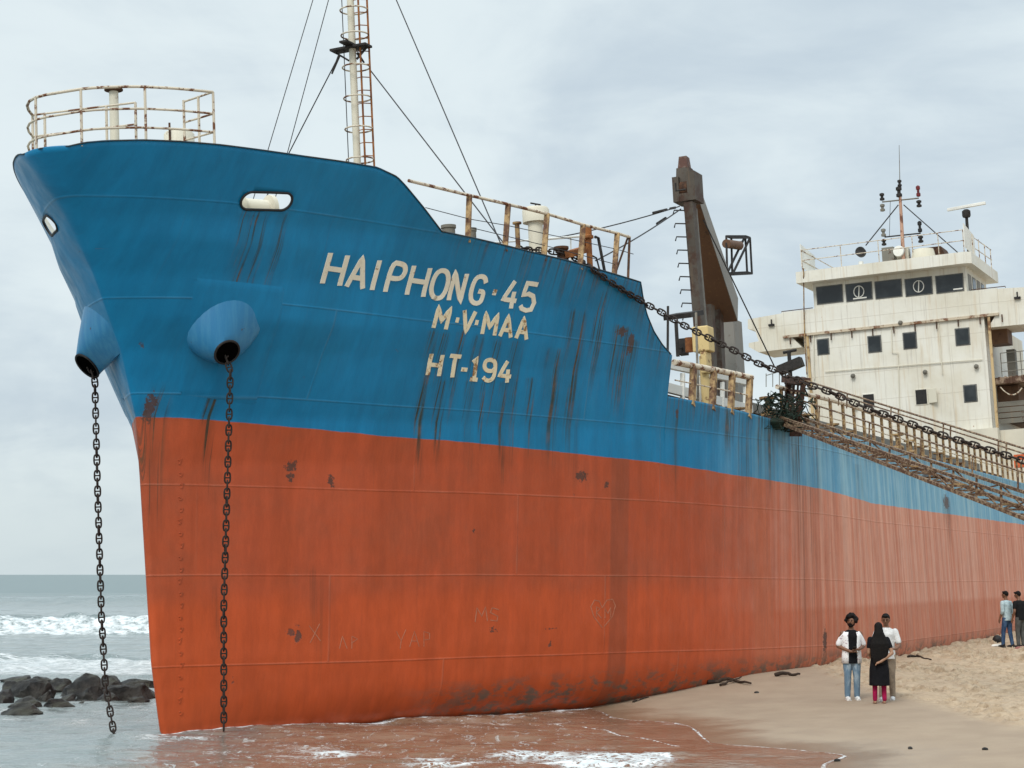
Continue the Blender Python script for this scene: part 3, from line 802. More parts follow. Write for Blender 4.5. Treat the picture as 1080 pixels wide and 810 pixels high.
def letter_line(name, items, mapf, w, mat_, z=3.857, o=(320, 250)):
    mb = MB()
    for ch, x0, x1 in items:
        cr = {}
        for a in (0, 1):
            for b in (0, 1):
                u, v = mapf(x0 + (x1 - x0) * a, b); q = hit(o[0] + u / z, o[1] + v / z); cr[a, b] = q[[0, 2]]
        for k, st in enumerate(GL[ch]):
            pts = []
            if ch in 'OGPS9':
                for _ in range(2):
                    ns_ = [st[0]]
                    for a, b in zip(st[:-1], st[1:]): ns_ += [(a[0] * .75 + b[0] * .25, a[1] * .75 + b[1] * .25), (a[0] * .25 + b[0] * .75, a[1] * .25 + b[1] * .75)]
                    st = ns_ + [st[-1]]
            for x, t in st:
                pts.append(cr[0, 0] * (1 - x) * (1 - t) + cr[1, 0] * x * (1 - t) + cr[0, 1] * (1 - x) * t + cr[1, 1] * x * t)
            ribbon(mb, pts, w if ch != '.' else w * 1.25, .012 + .0012 * k, k)
    return mb.build(name, mat_, SHIP)
def mp(x0, y0, k, ux0, ux1, uy0, uy1, xr):
    def f(x, t):
        a = (x - x0) / xr
        return x + t * (ux0 + (ux1 - ux0) * a), y0 + k * (x - x0) + t * (uy0 + (uy1 - uy0) * a)
    return f
letter_line('name_lettering', [('H', 76, 146), ('A', 174, 240), ('I', 268, 288), ('P', 332, 392), ('H', 420, 486), ('O', 510, 572), ('N', 590, 638), ('G', 672, 722), ('.', 755, 777), ('4', 806, 856), ('5', 880, 932)],
            mp(70, 188, .1329, 34, 23, -124, -108, 865), .088, M['letter'])
letter_line('owner_lettering', [('M', 528, 578), ('.', 606, 625), ('V', 636, 682), ('.', 686, 705), ('M', 726, 776), ('A', 798, 842), ('A', 864, 906)],
            mp(522, 369, .125, 22, 11, -86, -84, 385), .078, M['letter_rusty'])
letter_line('registration_lettering', [('H', 504, 550), ('T', 582, 626), ('-', 637, 660), ('1', 676, 706), ('9', 728, 774), ('4', 794, 838)],
            mp(498, 561, .095, 17, 9, -86, -86, 350), .078, M['letter_rusty'])
# scratched graffiti on the red plating
def scratch(name, polys, w, mat_):
    mb = MB()
    for k, pl in enumerate(polys):
        ribbon(mb, [hit(*q)[[0, 2]] for q in pl], w, .004 + .0006 * k, k)
    return mb.build(name, mat_, SHIP)
heart = [(635, 662), (626, 650), (623, 640), (627, 633), (632, 634), (635, 641), (640, 633), (646, 632), (649, 639), (646, 650), (637, 661)]
scratch('scratched_heart', [heart, [(629, 651), (629, 640), (633, 642), (629, 646), (634, 652)], [(638, 652), (638, 642), (641, 647), (644, 641), (644, 651)]], .018, M['scratch_red'])
for wr_ in ([[(501, 656), (503, 641), (508, 650), (512, 640), (514, 655)]], [[(526, 643), (519, 641), (517, 646), (525, 650), (524, 655), (517, 654)]]): scratch('scratched_letter', wr_, .018, M['scratch_red'])
for wr_ in ([[(418, 666), (423, 676), (428, 664)], [(423, 676), (422, 684)]], [[(432, 682), (437, 666), (442, 682)], [(434, 676), (440, 676)]], [[(447, 682), (447, 666), (453, 668), (453, 674), (447, 675)]], [[(326, 660), (338, 676)], [(337, 658), (327, 678)]], [[(358, 684), (361, 671), (366, 684)]], [[(371, 684), (371, 671), (377, 674), (371, 678)]]): scratch('scratched_writing', wr_, .012, M['scratch_red'])
for k in range(22):
    dm = MB()
    vv = 486 + k * 12.6; uu = 188 + (k * 7 % 5) * .5
    ribbon(dm, [hit(uu, vv)[[0, 2]], hit(uu + 3, vv + (k * 3 % 5 - 2))[[0, 2]], hit(uu + 1, vv + 4)[[0, 2]]], .025, .012, 0)
    dmo = dm.mesh('draft_mark', M['hull'])
    for nm, val in (('above_line', -2.), ('rust_mask', .3), ('scuff', 0.0), ('patch', 0.0)):
        at_ = dmo.attributes.new(nm, 'FLOAT', 'POINT'); at_.data.foreach_set('value', np.full(len(dmo.vertices), val, np.float32))
    dmo = bpy.data.objects.new('draft_mark', dmo); col.objects.link(dmo); dmo.parent = SHIP
# ------------------------------------------------------------------ main deck bulwark rail
def edge(s): return np.array([s, hb(s, 5.9) - .06, htop(s)])
px_base = [(715, 419.5), (731.5, 423), (753, 428), (772.5, 432), (791, 436)]
px_top = [(711, 382), (731.5, 386), (753, 390), (772.5, 394), (791, 398)]
rb = [rimin(*q, .05) for q in px_base]; rt = [over(b, u, v) for b, (u, v) in zip(rb, px_top)]
mr = MB(); mr.tube([np.array(q) for q in rt] + [rt[-1] + (rt[-1] - rt[-2]) * .1], .07, 10)
mr = mr.build('bulwark_rail', M['cream_rail'], SHIP, True)
for b, t in zip(rb[1:], rt[1:]):
    MB().beam(b - up * .1, t, .12, .16).build('stanchion', M['gold_rail'], mr)
wl = MB()
wl.tube([b * .5 + t * .5 for b, t in zip(rb, rt)], .016, 6); wl.build('rail_bar', M['cream_rail'], mr, True)
# long rail aft
sA, sB = 15.4, 47.0
HRL = on_p(846, 416, edge(15.5)[1])[2] - edge(15.5)[2]
mr2 = MB(); st_ = np.linspace(sA, sB, 30)
mr2.tube([edge(s) + up * HRL for s in st_], .06, 8)
mr2 = mr2.build('aft_bulwark_rail', M['cream_rail'], SHIP, True)
MB().tube([edge(s) + up * HRL * .45 for s in st_], .016, 6).build('rail_bar', M['cream_rail'], mr2, True)
ns = 32
me_st = MB().beam((0, 0, -.1), (0, 0, HRL), .06, .12).mesh('stanchion', M['gold_rail'])
for k in range(ns):
    s = sA + .2 + (sB - sA - .4) * k / (ns - 1); e = edge(s)
    o = bpy.data.objects.new('stanchion', me_st); col.objects.link(o); o.parent = mr2; o.location = (e[0], -e[1], e[2])

# hatch coaming and covers
def pbox(name, s, p, h, mat_, par=SHIP, bw=.02):
    o = MB().box((s[0], p[0], h[0]), (s[1], p[1], h[1])).build(name, mat_, par)
    return bevel(o, bw) if bw else o
M['coaming'] = m_rusty('coaming_paint', (.34, .31, .25), (.12, .06, .03), .48, .6, 2)
M['dark_panel'] = m_plain('dark_recess', (.05, .045, .04), (.03, .025, .02), 3, .8)
hc = pbox('hatch_coaming', (9.6, 52), (-4.8, 4.8), (5.75, 6.85), M['coaming'])
for k, (a, b) in enumerate([(20, 30), (30.05, 40), (40.05, 51.5)]):
    pbox('hatch_cover', (a, b), (-5.0, 5.0), (6.86, 7.15), M['grey_steel'])
# white service casing just inboard of the rail: two white bands, posts and dark recesses
wc = MB(); wp = 6.0 
for u0, v0, u1, v1, th in ((700, 384, 792, 404, .16), (700, 408, 792, 432, .22)):
    a, b = on_p(u0, v0, 5.3), on_p(u1, v1, 5.3); wc.beam(a, b, .12, th)
for u in (720, 737, 762, 786):
    a, b = on_p(u, 392 + (u - 711) * .22, 5.35), on_p(u, 440 + (u - 711) * .2, 5.35); wc.beam(b, a, .1, .08)
wc.build('service_rack', M['white'], SHIP)
a, b = on_p(700, 395, 5.1), on_p(795, 440, 5.1)
pbox('deck_locker', (10.0, 14.6), (4.85, 5.1), (5.75, 6.75), M['dark_panel'])
# pipes and fittings along the deck behind the rail
dp = MB()
dp.tube([(16, 6.6, 6.25), (47, 6.6, 6.25)], .09, 8); dp.tube([(16, 6.2, 6.05), (47, 6.2, 6.05)], .12, 8)
for k in range(30): dp.box((16.2 + k, 6.0, 5.72), (16.35 + k, 6.8, 6.2))
dp.build('deck_pipes', M['rust'], SHIP)
def valve(s, p, sc):
    v = MB(); v.lathe((s, p, 5.72), [(.1, 0), (.1, .5), (.2, .55), (.2, .75), (.07, .8), (.07, 1.0), (.22, 1.02), (.22, 1.06)], 12)
    o = v.build('deck_valve', M['gold_rail'], SHIP, True); o.scale = (1, 1, sc); o.location.z = 5.72 * (1 - sc)
for k in range(14): valve(17 + k * 2.1 + (k * 37 % 10) * .08, 5.6, .9 + (k * 13 % 7) * .08)

# ------------------------------------------------------------------ crane
PC = 4.6
def cp_(u, v, p=PC): return on_p(u, v, p)
ped_t, ped_b = cp_(769, 338, 3.6), cp_(771, 395, 3.6)
sP = ped_t[0]
wpx = world(*ped_t)[1] / F
ped = MB().box((sP - .25, 3.6 - 7.4 * wpx, 5.72), (sP + .55, 3.6 + 7.4 * wpx, ped_t[2])).build('crane_pedestal', M['crane_light'], SHIP)
for u in (748, 757): leg = MB(); leg.beam(on_p(u + 2, 405, 4.0) * (1, 1, 0) + np.array([0, 0, 5.72]), on_p(u, 322, 4.0), .20, .3); leg.build('crane_leg', M['crane_dark'], SHIP)
# jib: tapered box from the pedestal up and forward to the head
jA = cp_(729, 205, 4.65); jB = cp_(760, 328, 3.9)
wa, wb_ = 18 * world(*jA)[1] / F, 37 * world(*jB)[1] / F
jib = MB().beam(jA, jB, wa, .5, wb_, .8).build('jib', M['crane_light'], SHIP)
d_ = (jB - jA) / np.linalg.norm(jB - jA)
xs, ys = MB().frame(jB - jA)
for sg in (1, -1):
    pass
if ys[2] > 0: dn = -ys
else: dn = ys
MB().beam(jA + dn * .258, jB + dn * .408, wa * .96, .012, wb_ * .96, .012).build('jib_underside', M['crane_brown'], jib)
xo = xs if xs[1] > 0 else -xs
for k in range(7):
    fl = MB()
    t = .06 + k * .14; w_ = wa + (wb_ - wa) * t; c = jA * (1 - t) + jB * t - dn * (.25 + .15 * t)
    if k in (1, 3): fl.tube([c, c - dn * .22, c - dn * .22 + d_ * .25, c + d_ * .25], .02, 6); fl.build('jib_handhold', M['grey_steel'], jib, True)
# outer arm folded down from the head
aA, aB = cp_(727.5, 214, 4.95), cp_(737.5, 345, 5.0)
MB().beam(aA, aB, 8.5 * wpx, .3, 8 * wpx, .26).build('folded_arm', M['crane_dark'], SHIP)
MB().beam(cp_(733, 220, 4.9), cp_(744, 345, 4.8), .08, .12, .08, .12).build('arm_cylinder', m_plain('cylinder_grey', (.16, .15, .13)), SHIP)
# head
h0, h1 = cp_(726, 214, 4.85), cp_(725, 188, 4.85)
wH = 11 * wpx
hd = MB(); sH = h0[0]
hd.box((sH - .3, 4.85 - wH, h0[2]), (sH + .35, 4.85 - wH * .45, h1[2])); hd.box((sH - .3, 4.85 + wH * .3, h0[2]), (sH + .35, 4.85 + wH, h1[2] + .1)); hd.box((sH + .05, 4.85 - wH * .449, h0[2]), (sH + .35, 4.85 + wH * .299, h1[2] - .02)); hd.box((sH - .29, 4.85 - wH * .449, h0[2]), (sH + .045, 4.85 + wH * .299, h0[2] + .2))
hd.build('crane_head', M['crane_dark'], SHIP)
t0, t1 = cp_(723, 200, 4.8), cp_(721.5, 166, 4.8)
MB().beam(t0, cp_(722, 178, 4.8), .40, .35, .34, .3).build('jib_tip', M['crane_dark'], SHIP)
MB().beam(cp_(722, 178.3, 4.8), t1, .26, .3, .2, .24).build('jib_nose', m_rusty('nose_rust', (.16, .11, .085), (.11, .045, .03), .4, .5, 4), SHIP)
MB().lathe((sH - .05, 4.72, h1[2] - .3), [(.22, 0), (.22, .2)], 16, (0, 1, 0)).build('sheave', M['rust'], SHIP, True)
for k in range(9):
    sp_ = MB(); v = 222 + k * 14; a = on_p(721 + (v - 214) * .09, v, 4.9); sp_.tube([a, a + (-.05, -.25, .03), a + (0, -.30, -.06)], .018, 5); sp_.build('arm_rung', M['dark'], SHIP, True)
for v in (180, 201): sp_ = MB(); a = on_p(715, v, 4.8); sp_.tube([a + (0, .2, 0), a + (0, -.05, .0), a + (0, -.05, .2)], .025, 5)
sp_.build('arm_rung', M['dark'], SHIP)
# side cage with hydraulic motor
cg = MB(); q0, q1 = on_p(765, 290, 3.9), on_p(787, 249, 3.9); s_ = q0[0]
for ds in (0, .35):
    a, b, c, d = [on_p(u, v, 3.9) + np.array([ds, ds * .1, 0]) for u, v in ((767, 288), (788, 287), (786, 249), (766, 249))]
    for x, y in ((a, b), (b, c), (c, d), (d, a), (a, c)): cg.beam(x, y, .05, .05)
    if ds == 0: k4 = (a, b, c, d)
    else:
        for x, y in zip(k4, (a, b, c, d)): cg.beam(x, y, .05, .05)
cg.box((s_ - .05, min(k4[0][1], k4[1][1]) - .0, k4[0][2] - .25), (s_ + .40, k4[1][1] + .03, k4[0][2] + .0))
cg.build('service_cage', M['dark'], SHIP)
a, b = on_p(766, 257, 3.9), on_p(780, 259, 3.9)
MB().tube([a, b, b + (0.02, .05, 0)], .13, 12).build('hydraulic_motor', M['crane_brown'], SHIP, True)
# yellow winch post
q0, q1, q2 = on_p(746, 440, 5.6), on_p(746, 372, 5.6), on_p(746, 347, 5.6)
wy = world(*q0)[1] / F
yw = MB(); yw.lathe((q0[0], 5.6, 5.72), [(5 * wy, 0), (5 * wy, q1[2] - 5.72 - .1)], 14); yw.box((q0[0] - .2, 5.6 - 9 * wy, q1[2] - .02), (q0[0] + .25, 5.6 + 9.5 * wy, q2[2])); yw.box((q0[0] - .22, 5.6 - 1 * wy, q1[2] - .55), (q0[0] + .2, 5.6 + 6 * wy, q1[2] - .03))
bevel(yw.build('winch_post', M['yellow'], SHIP), .03)
MB().lathe((q0[0], 5.55 - 13 * wy, q1[2] + .02), [(4.5 * wy, 0), (4.5 * wy, .35)], 14).build('winch_float', M['rust_orange'], SHIP, True)
pl = MB(); a, b = on_p(714, 334, 5.0), on_p(728, 331, 5.0); pl.beam(a, b, .7, .12); pl.beam(on_p(715, 376, 5.0), on_p(713, 340, 5.0), .07, .07); pl.beam(on_p(716, 368, 5.0), on_p(727, 366, 5.0), .04, .04); pl.beam(on_p(721, 374, 5.0), on_p(721, 358, 5.0), .2, .2)
pl.build('crane_platform', M['dark'], SHIP)
MB().tube([on_p(704, 400, 5.9), on_p(704.5, 323, 5.9)], .03, 8).build('deck_pole', M['dark'], SHIP, True)
MB().tube([on_p(737, 440, 6.3), on_p(734, 330, 6.0)], .03, 6).build('conduit_pipe', M['grey_steel'], SHIP, True)
# wires from the crane head
wire(on_p(717, 217.5, 4.8), on_p(590, 250, 2.2), .016, 'crane_wire', .05)
wire(on_p(718, 220.5, 4.8), on_p(628, 275, 5.0), .016, 'crane_wire', .05)
wire(on_p(742, 232, 4.8), on_p(817, 387, 5.4), .02, 'crane_wire', .0)
for (u0, v0, u1, v1) in ((689, 224.5, 703, 221), (693, 236, 702, 230), (707, 220, 712, 219)): tb = MB(); tb.tube([on_p(u0, v0, 4.4), on_p(u1, v1, 4.4)], .035, 6); tb.build('wire_clamp', M['dark'], SHIP, True)

# ------------------------------------------------------------------ bridge house
SF = 59.0
def ho(u, v, s=SF): return on_s(u, v, s)
pP, pS = 4.30, -4.22
hA = float(np.mean([ho(826, 352)[2], ho(937, 342.2)[2], ho(1054.8, 332.6)[2]]))
hB = float(ho(845, 327.2)[2]); hC = float(ho(930, 290.5)[2]); hD = float(ho(930, 277, 58.5)[2])
house = MB().box((SF, pS, 5.72), (69, pP, hA - .12)).build('bridge_house', M['house'], SHIP)
MB().box((SF - .12, ho(826, 352)[1], hA - .12), (SF + 2.5, ho(1054, 333)[1], hA)).build('wing_deck_edge', m_rusty('rusty_trim', (.52, .44, .33), (.22, .09, .04), .47, .6, 2.5), SHIP)
bf = MB().box((SF - .06, ho(826, 352)[1], hA + .003), (SF + .02, ho(1054, 333)[1], hB)).build('bridge_front', M['house'], SHIP)
for u in range(0, 11):
    br_ = MB()
    x = ho(826, 352)[1] + .35 + u * 1.0
    br_.beam((SF - .075, x, hA - .1), (SF - .10, x, hA - .45), .05, .05)
    br_.build('trim_bracket', M['rust'], SHIP)
wh = MB().box((SF + .03, -3.62, hA + .004), (SF + 5, 3.62, hC)).build('wheelhouse', M['house'], SHIP)
rf = MB(); 
rf.box((SF - .75, -4.2, hC + .003), (SF + 6, 4.05, hC + .03))
k = .18
ring = [(SF - .75, -4.2), (SF + 6, -4.2), (SF + 6, 4.05), (SF - .55, 4.05), (SF - .75, 3.8)]
ring2 = [(x, y * 1.012) for x, y in ring]
rf = MB().loft([[(x, y, hC - .02) for x, y in ring], [(x, y, hD) for x, y in ring]]).build('roof', M['house'], wh)
# bridge windows
for k, (ul, ut, ur, ub) in enumerate([(860.3, 302.5, 887.5, 318.8), (891.2, 299.8, 918.6, 315.8), (922, 297, 949.8, 312.8), (953.7, 294.2, 982, 310.3), (986, 291, 1014.8, 307)]):
    a = ho(ul, ut); b = ho(ur, ub); c = ho((ul + ur) / 2, (ut + ub) / 2)
    w2 = (b[1] - a[1]) / 2 ; pc_ = (a[1] + b[1]) / 2 + .05; hh2 = 8.6 * world(*c)[1] / F
    fr = MB(); fr.box((SF - .0, pc_ - w2 - .05, c[2] - hh2 - .05), (SF + .028, pc_ + w2 + .05, c[2] + hh2 + .05))
    f_ = bevel(fr.build('bridge_window', m_plain('window_rubber', (.14, .14, .13), (.09, .09, .085)) if k == 0 else bpy.data.materials['window_rubber'], wh), .02)
    g = MB().box((SF - .012, pc_ - w2, c[2] - hh2), (SF - .002, pc_ + w2, c[2] + hh2)).build('window_pane', M['glass'], wh)
    if k in (1, 3):
        cc = (SF - .03, pc_, c[2] + (.0 if k == 3 else 0))
        pts = [np.array(cc) + (0, .24 * math.cos(t), .27 * math.sin(t)) for t in np.linspace(0, 2 * math.pi, 25)]
        MB().tube(pts + [pts[1]], .022, 6).tube([np.array(cc) + (0, -.02, -.25), np.array(cc) + (0, .03, .25)], .025, 6).build('clear_view_screen', M['white'], wh, True)
    if k in (1, 4):
        MB().box((SF - .022, pc_ - (.3 if k == 1 else -.15), c[2] - hh2 + .04), (SF - .014, pc_ + (.35 if k == 1 else w2 - .02), c[2] - hh2 + .10)).build('window_label', M['white'], wh)
# wheelhouse side windows (port)
for k in range(4):
    s = SF + .5 + k * 1.05
    MB().box((s, 3.615, hB + .15), (s + .75, 3.64, hC - .3)).build('side_window', M['glass'] if k % 2 else M['crane_light'], wh)
# wings
wing = [(826, 330), (789, 337), (789, 347), (797, 349), (800.5, 360), (790, 362), (790, 366), (800, 371.5), (846, 366.3), (846, 352), (826, 352)]
wq = [ho(*q, 59.05) for q in wing]
for sg in (1, -1):
    off = 0 if sg == 1 else .12
    pin = 4.9 if sg == -1 else -4.9
    fxp = lambda q: (pin if abs(q[1]) < 5.4 and q[2] > hA - .3 else sg * q[1] + off)
    r1 = [(59.0, fxp(q), q[2]) for q in wq]; r2 = [(61.6, fxp(q), q[2]) for q in wq]
    MB().loft([r1, r2]).build('bridge_wing', M['house'], SHIP)
    b_ = MB(); a = np.array([59.0, sg * (ho(814, 343)[1]) + off, ho(814, 343)[2]]); b_.box(a + (-.12, -.14, -.05), a + (.04, .14, .05)); b_.box(a + (-.05, -.03, .05), a + (.04, .03, .28)); b_.build('wing_lamp', M['dark'], SHIP)
    rl_ = MB(); t = [(59.05, sg * q[1] + off, q[2]) for q in (ho(824, 330), ho(824, 328.5), ho(857, 324.5))]
    rl_.tube(t, .02, 6); rl_.build('wing_rail', M['rust'], SHIP, True)
# cabin windows
wins = [(863.3, 358.3, 873, 373.2), (917, 355, 928, 370.8), (954.2, 351.4, 965.2, 367), (1009.4, 347, 1021, 363.3), (911.2, 416, 921.5, 429.2), (966.7, 411, 977, 426.2), (1018.2, 406.8, 1028.8, 423)]
for k, (ul, ut, ur, ub) in enumerate(wins):
    c = ho((ul + ur) / 2, (ut + ub) / 2); px = world(*c)[1] / F
    w2 = (ur - ul) / 2 * px * 1.02 / .91; h2 = (ub - ut) / 2 * px
    fo = bevel(MB().box((SF - .025, c[1] - w2 - .06, c[2] - h2 - .06), (SF + .02, c[1] + w2 + .06, c[2] + h2 + .06)).build('cabin_window', bpy.data.materials['window_rubber'] if k not in (4, 5) else M['house'], house), .07, 3)
    MB().box((SF - .045, c[1] - w2, c[2] - h2), (SF - .028, c[1] + w2, c[2] + h2)).build('window_pane', M['glass'] if k not in (4, 5) else M['black'], house)
    if k in (4, 5):
        sgn = -1 if k == 4 else 1
        e = c[1] + sgn * (w2 + .08)
        bevel(MB().hexa([(SF - .05, e, c[2] - h2), (SF - .25, e + sgn * .42, c[2] - h2), (SF - .20, e + sgn * .42, c[2] - h2), (SF - .02, e, c[2] - h2),
                         (SF - .05, e, c[2] + h2), (SF - .25, e + sgn * .42, c[2] + h2), (SF - .20, e + sgn * .42, c[2] + h2), (SF - .02, e, c[2] + h2)]).build('window_shutter', M['cream'], house), .02)
# corner pipes and ribs on the front
CPM = m_rusty('corner_pipe_paint', (.52, .38, .20), (.22, .10, .04), .5, .65, 1.5)
for u in (851.5, 1043): cpz = MB(); a = ho(u, 350 if u < 900 else 336); cpz.box((SF - .09, a[1] - .06, 5.8), (SF - .003, a[1] + .06, hA - .14)); cpz.build('corner_pipe', CPM, SHIP)
MB().tube([ho(847.5, 283, SF - .9), ho(848, 330, SF - .15), ho(848.5, 352, SF - .15), ho(851, 395, SF - .1)], .03, 6).build('drain_pipe', M['gold_rail'], SHIP, True)
for pts_, r_ in (([(858, 352), (859, 400)], .025), ([(940, 345), (941, 372), (947, 372), (949, 440)], .022), ([(990, 341), (994, 395)], .022), ([(870, 392), (1036, 379)], .02)):
    MB().tube([ho(*q_, SF - .06) for q_ in pts_], r_, 6).build('wall_conduit', M['cream'], SHIP, True)
for u_, v_ in ((900, 396), (976, 392), (950, 340), (1030, 386)):
    q_ = ho(u_, v_, SF - .02); MB().lathe(q_, [(.07, 0), (.11, .06), (.10, .16), (.04, .2)], 10, (-1, 0, -.3)).build('wall_lamp', M['grey_steel'], SHIP, True)
# lower house apron at deck
MB().box((SF - .5, 2.9, 5.72), (SF + .0 - .003, 4.6, ho(1050, 452)[2])).build('house_apron', M['cream'], SHIP)
# compass deck railing, screens and fittings
cd = MB(); s1 = SF - .6
def roofp(p, dz, s=s1): return np.array([s, p, hD + dz])
for dz in (.55, 1.05): cd.tube([roofp(-3.9, dz), roofp(3.75, dz), roofp(3.9, dz, SF + 5.5)], .022, 6); cd.tube([roofp(-3.9, dz), roofp(-3.9, dz, SF + 5.5)], .022, 6)
cd = cd.build('roof_railing', M['cream_rail'], SHIP, True)
for p in (-3.9, -2.0, -.2, 1.4, 2.6, 3.75): MB().tube([roofp(p, -.05), roofp(p, 1.05)], .022, 6).build('post', M['cream_rail'], cd, True)
for k in range(4): MB().tube([roofp(3.9, -.05, SF + .8 + k * 1.5), roofp(3.9, 1.05, SF + .8 + k * 1.5)], .022, 6).build('post', M['cream_rail'], cd, True)
for p in (-3.93, 3.80):
    a = roofp(p, .25); 
    MB().loft([[(s1, p - .02, hD + .25), (s1, p + .02, hD + .25), (s1, p + .02, hD + 1.35), (s1, p - .02, hD + 1.35)], [(s1 + 2.4, p - .02, hD + .15), (s1 + 2.4, p + .02, hD + .15), (s1 + 2.4, p + .02, hD + 1.15), (s1 + 2.4, p - .02, hD + 1.15)]]).build('side_light_screen', M['white'], SHIP)
# mast on the wheelhouse roof
sM = SF + 1.6
def ro(u, v): return on_s(u, v, sM)
b0, b1 = ro(952, 263), ro(949.3, 207)
pm = MB(); pm.tube([(sM, b0[1], hD), (sM, b1[1], b1[2])], .10, 12, .07); 
rm_ = pm.build('signal_mast', m_rusty('mast_pink_paint', (.46, .27, .19), (.22, .09, .05), .5, .6, 2), SHIP, True)
MB().tube([ro(930.5, 213), ro(969, 209)], .035, 8).build('yard', M['grey_steel'], rm_, True)
MB().tube([ro(933, 250), ro(971, 246)], .035, 8).build('yard', M['dark'], rm_, True)
MB().tube([ro(949.3, 207), ro(949, 190), ro(948.3, 153)], .03, 6, .012).build('whip_antenna', M['grey_steel'], rm_, True)
def lantern(u, v0, v1, mat_, w=2.6):
    a, b = ro(u, v1), ro(u, v0); px = world(*a)[1] / F; h = b[2] - a[2]; r = w * px
    MB().lathe(a, [(r * .5, 0), (r, .06 * h), (r, .3 * h), (r * .6, .36 * h), (r * .6, .6 * h), (r, .66 * h), (r, .9 * h), (r * .4, h)], 12).build('lantern', mat_, rm_, True)
lantern(930.5, 203.5, 211.5, M['dark']); lantern(931, 215, 223, M['grey_steel']); lantern(949, 189.5, 197, M['dark'], 2.3); lantern(948.5, 196.5, 208, M['dark'], 3.2)
M['red_lamp'] = m_plain('red_lantern', (.16, .012, .012), (.08, .01, .01), 5, .35)
lantern(968.8, 195.5, 207.5, M['red_lamp'], 2.3); lantern(969.5, 211, 218.5, M['dark'], 2.8); lantern(970.5, 233, 245, M['black'], 2.3); lantern(971.3, 248.5, 256, M['dark'], 2.8); lantern(932, 241, 249.5, M['grey_steel'], 2.6); lantern(932.5, 252, 259, M['dark'], 2.6)
for a, b in (((947.5, 216), (913, 259)), ((953, 216), (1012, 268))):
    wire(ro(*a), ro(*b), .03, 'mast_stay')
wire(ro(939, 212), ro(938, 250), .012, 'mast_stay')
# radar
q = ro(1020.3, 246); t = ro(1019.2, 226)
ra = MB(); ra.tube([(sM, q[1], hD), t], .09, 10, .07); ra.lathe(t + (0, 0, -.15), [(.16, 0), (.2, .08), (.2, .3), (.1, .38)], 14)
ra = ra.build('radar_post', M['dark'], SHIP, True)
bevel(MB().beam(ro(999, 221.5), ro(1039.5, 214), .14, .14).build('radar_scanner', M['white'], ra), .02)
# searchlight and gear
q = ro(908, 276); px = world(*q)[1] / F
sl = MB(); sl.tube([(sM, q[1], hD), q], .12, 10); sl = sl.build('searchlight', M['white'], SHIP, True)
c = ro(908, 266.5); MB().lathe(c + (.25, 0, 0), [(.10, 0), (5.2 * px, .12), (5.4 * px, .40), (4.6 * px, .42), (.05, .38)], 16, (-1, 0, .1)).build('searchlight_head', M['black'], sl, True)
a, b = ro(931.5, 275), ro(943, 260.5); pbox('compass_box', (sM - .2, sM + .4), (a[1], b[1]), (hD, b[2]), M['grey_steel'])
a, b = ro(944, 274), ro(956, 259.5); pbox('equipment_box', (sM + .3, sM + .8), (a[1], b[1]), (hD, b[2]), M['cream'])
c = ro(948.5, 265.5); MB().lathe(c + (-.0, 0, 0), [(.25, 0), (.28, .1), (.25, .22)], 16, (-1, 0, 0)).build('horn', M['white'], SHIP, True)
a, b = ro(960, 272), ro(995, 257); MB().hexa([(sM + .5, a[1], hD), (sM + .5, ro(999, 265)[1], hD), (sM + 2, ro(999, 265)[1], hD), (sM + 2, a[1], hD), (sM + .5, a[1], b[2]), (sM + .5, ro(990, 262)[1], b[2]), (sM + 2, ro(990, 262)[1], b[2]), (sM + 2, a[1], b[2])]).build('funnel_top', M['rust'], SHIP)
a, b = ro(964, 271), ro(987, 263); MB().lathe((sM - .4, (a[1] + b[1]) / 2, hD), [(.55, 0), (.58, .3), (.5, b[2] - hD - .02), (.2, b[2] - hD)], 18).build('life_raft_canister', M['cream'], SHIP, True)
# port side platform, casing and railings beside the house
SD = SF + .9
def so(u, v): return on_s(u, v, SD)
hpf, hpb = so(1060, 397)[2], so(1060, 404.5)[2]
M['corr'] = m_rusty('corrugated_rust', (.34, .25, .18), (.12, .06, .035), .45, .55, 2)
cr = MB()
k = pP
while k < 7.5: cr.box((SD - .03, k + .02, hpb), (SD + .02, k + .13, hpf)); k += .26
cr.box((SD + .025, pP + .01, hpb + .02), (SF + 9, 7.5, hpf - .02)); cr.build('side_platform', M['corr'], SHIP)
sr_ = MB()
for v in (372, 382.5, 391.5): h = so(1060, v)[2]; sr_.tube([(SD, 4.75, h), (SD, 7.4, h), (SF + 9, 7.4, h)], .02, 6)
for p in (4.75, 5.65, 6.5, 7.4): sr_.tube([(SD, p, hpf), (SD, p, so(1060, 372)[2])], .02, 6)
sr_.build('platform_railing', M['grey_steel'], SHIP, True)
a, b = so(1048, 363), so(1062, 345); MB().box((SD, pP + .02, a[2]), (SD + 1.2, b[1], b[2])).build('vent_louvre', M['crane_brown'], SHIP)
a, b = so(1060, 395), so(1066.5, 366); MB().box((SD + .8, a[1], hpf), (SD + 1.3, b[1], b[2])).build('locker', M['grey_steel'], SHIP)
MB().box((SD + .9, pP + .02, so(1060, 440)[2]), (SF + 9, so(1071, 420)[1], hpb - .02)).build('side_bulkhead', M['crane_brown'], SHIP)
for v in (428, 434, 440, 446): wv = MB(); h = so(1060, v)[2]; wv.box((SD + .3, pP + .02, h), (SD + .35, 6.6, h + .22)); wv.build('louvre_slat', M['grey_steel'], SHIP)
MB().box((SF + .1, pP + .05, 5.72), (SF + 6, 7.3, so(1060, 455)[2])).build('side_casing', M['cream'], SHIP)
c = on_s(1076, 486, 57.5); MB().box(c + (-.15, -.25, -.3), c + (.2, .5, .28)).build('float_box', m_plain('orange_float', (.62, .12, .03), rough=.5), SHIP)
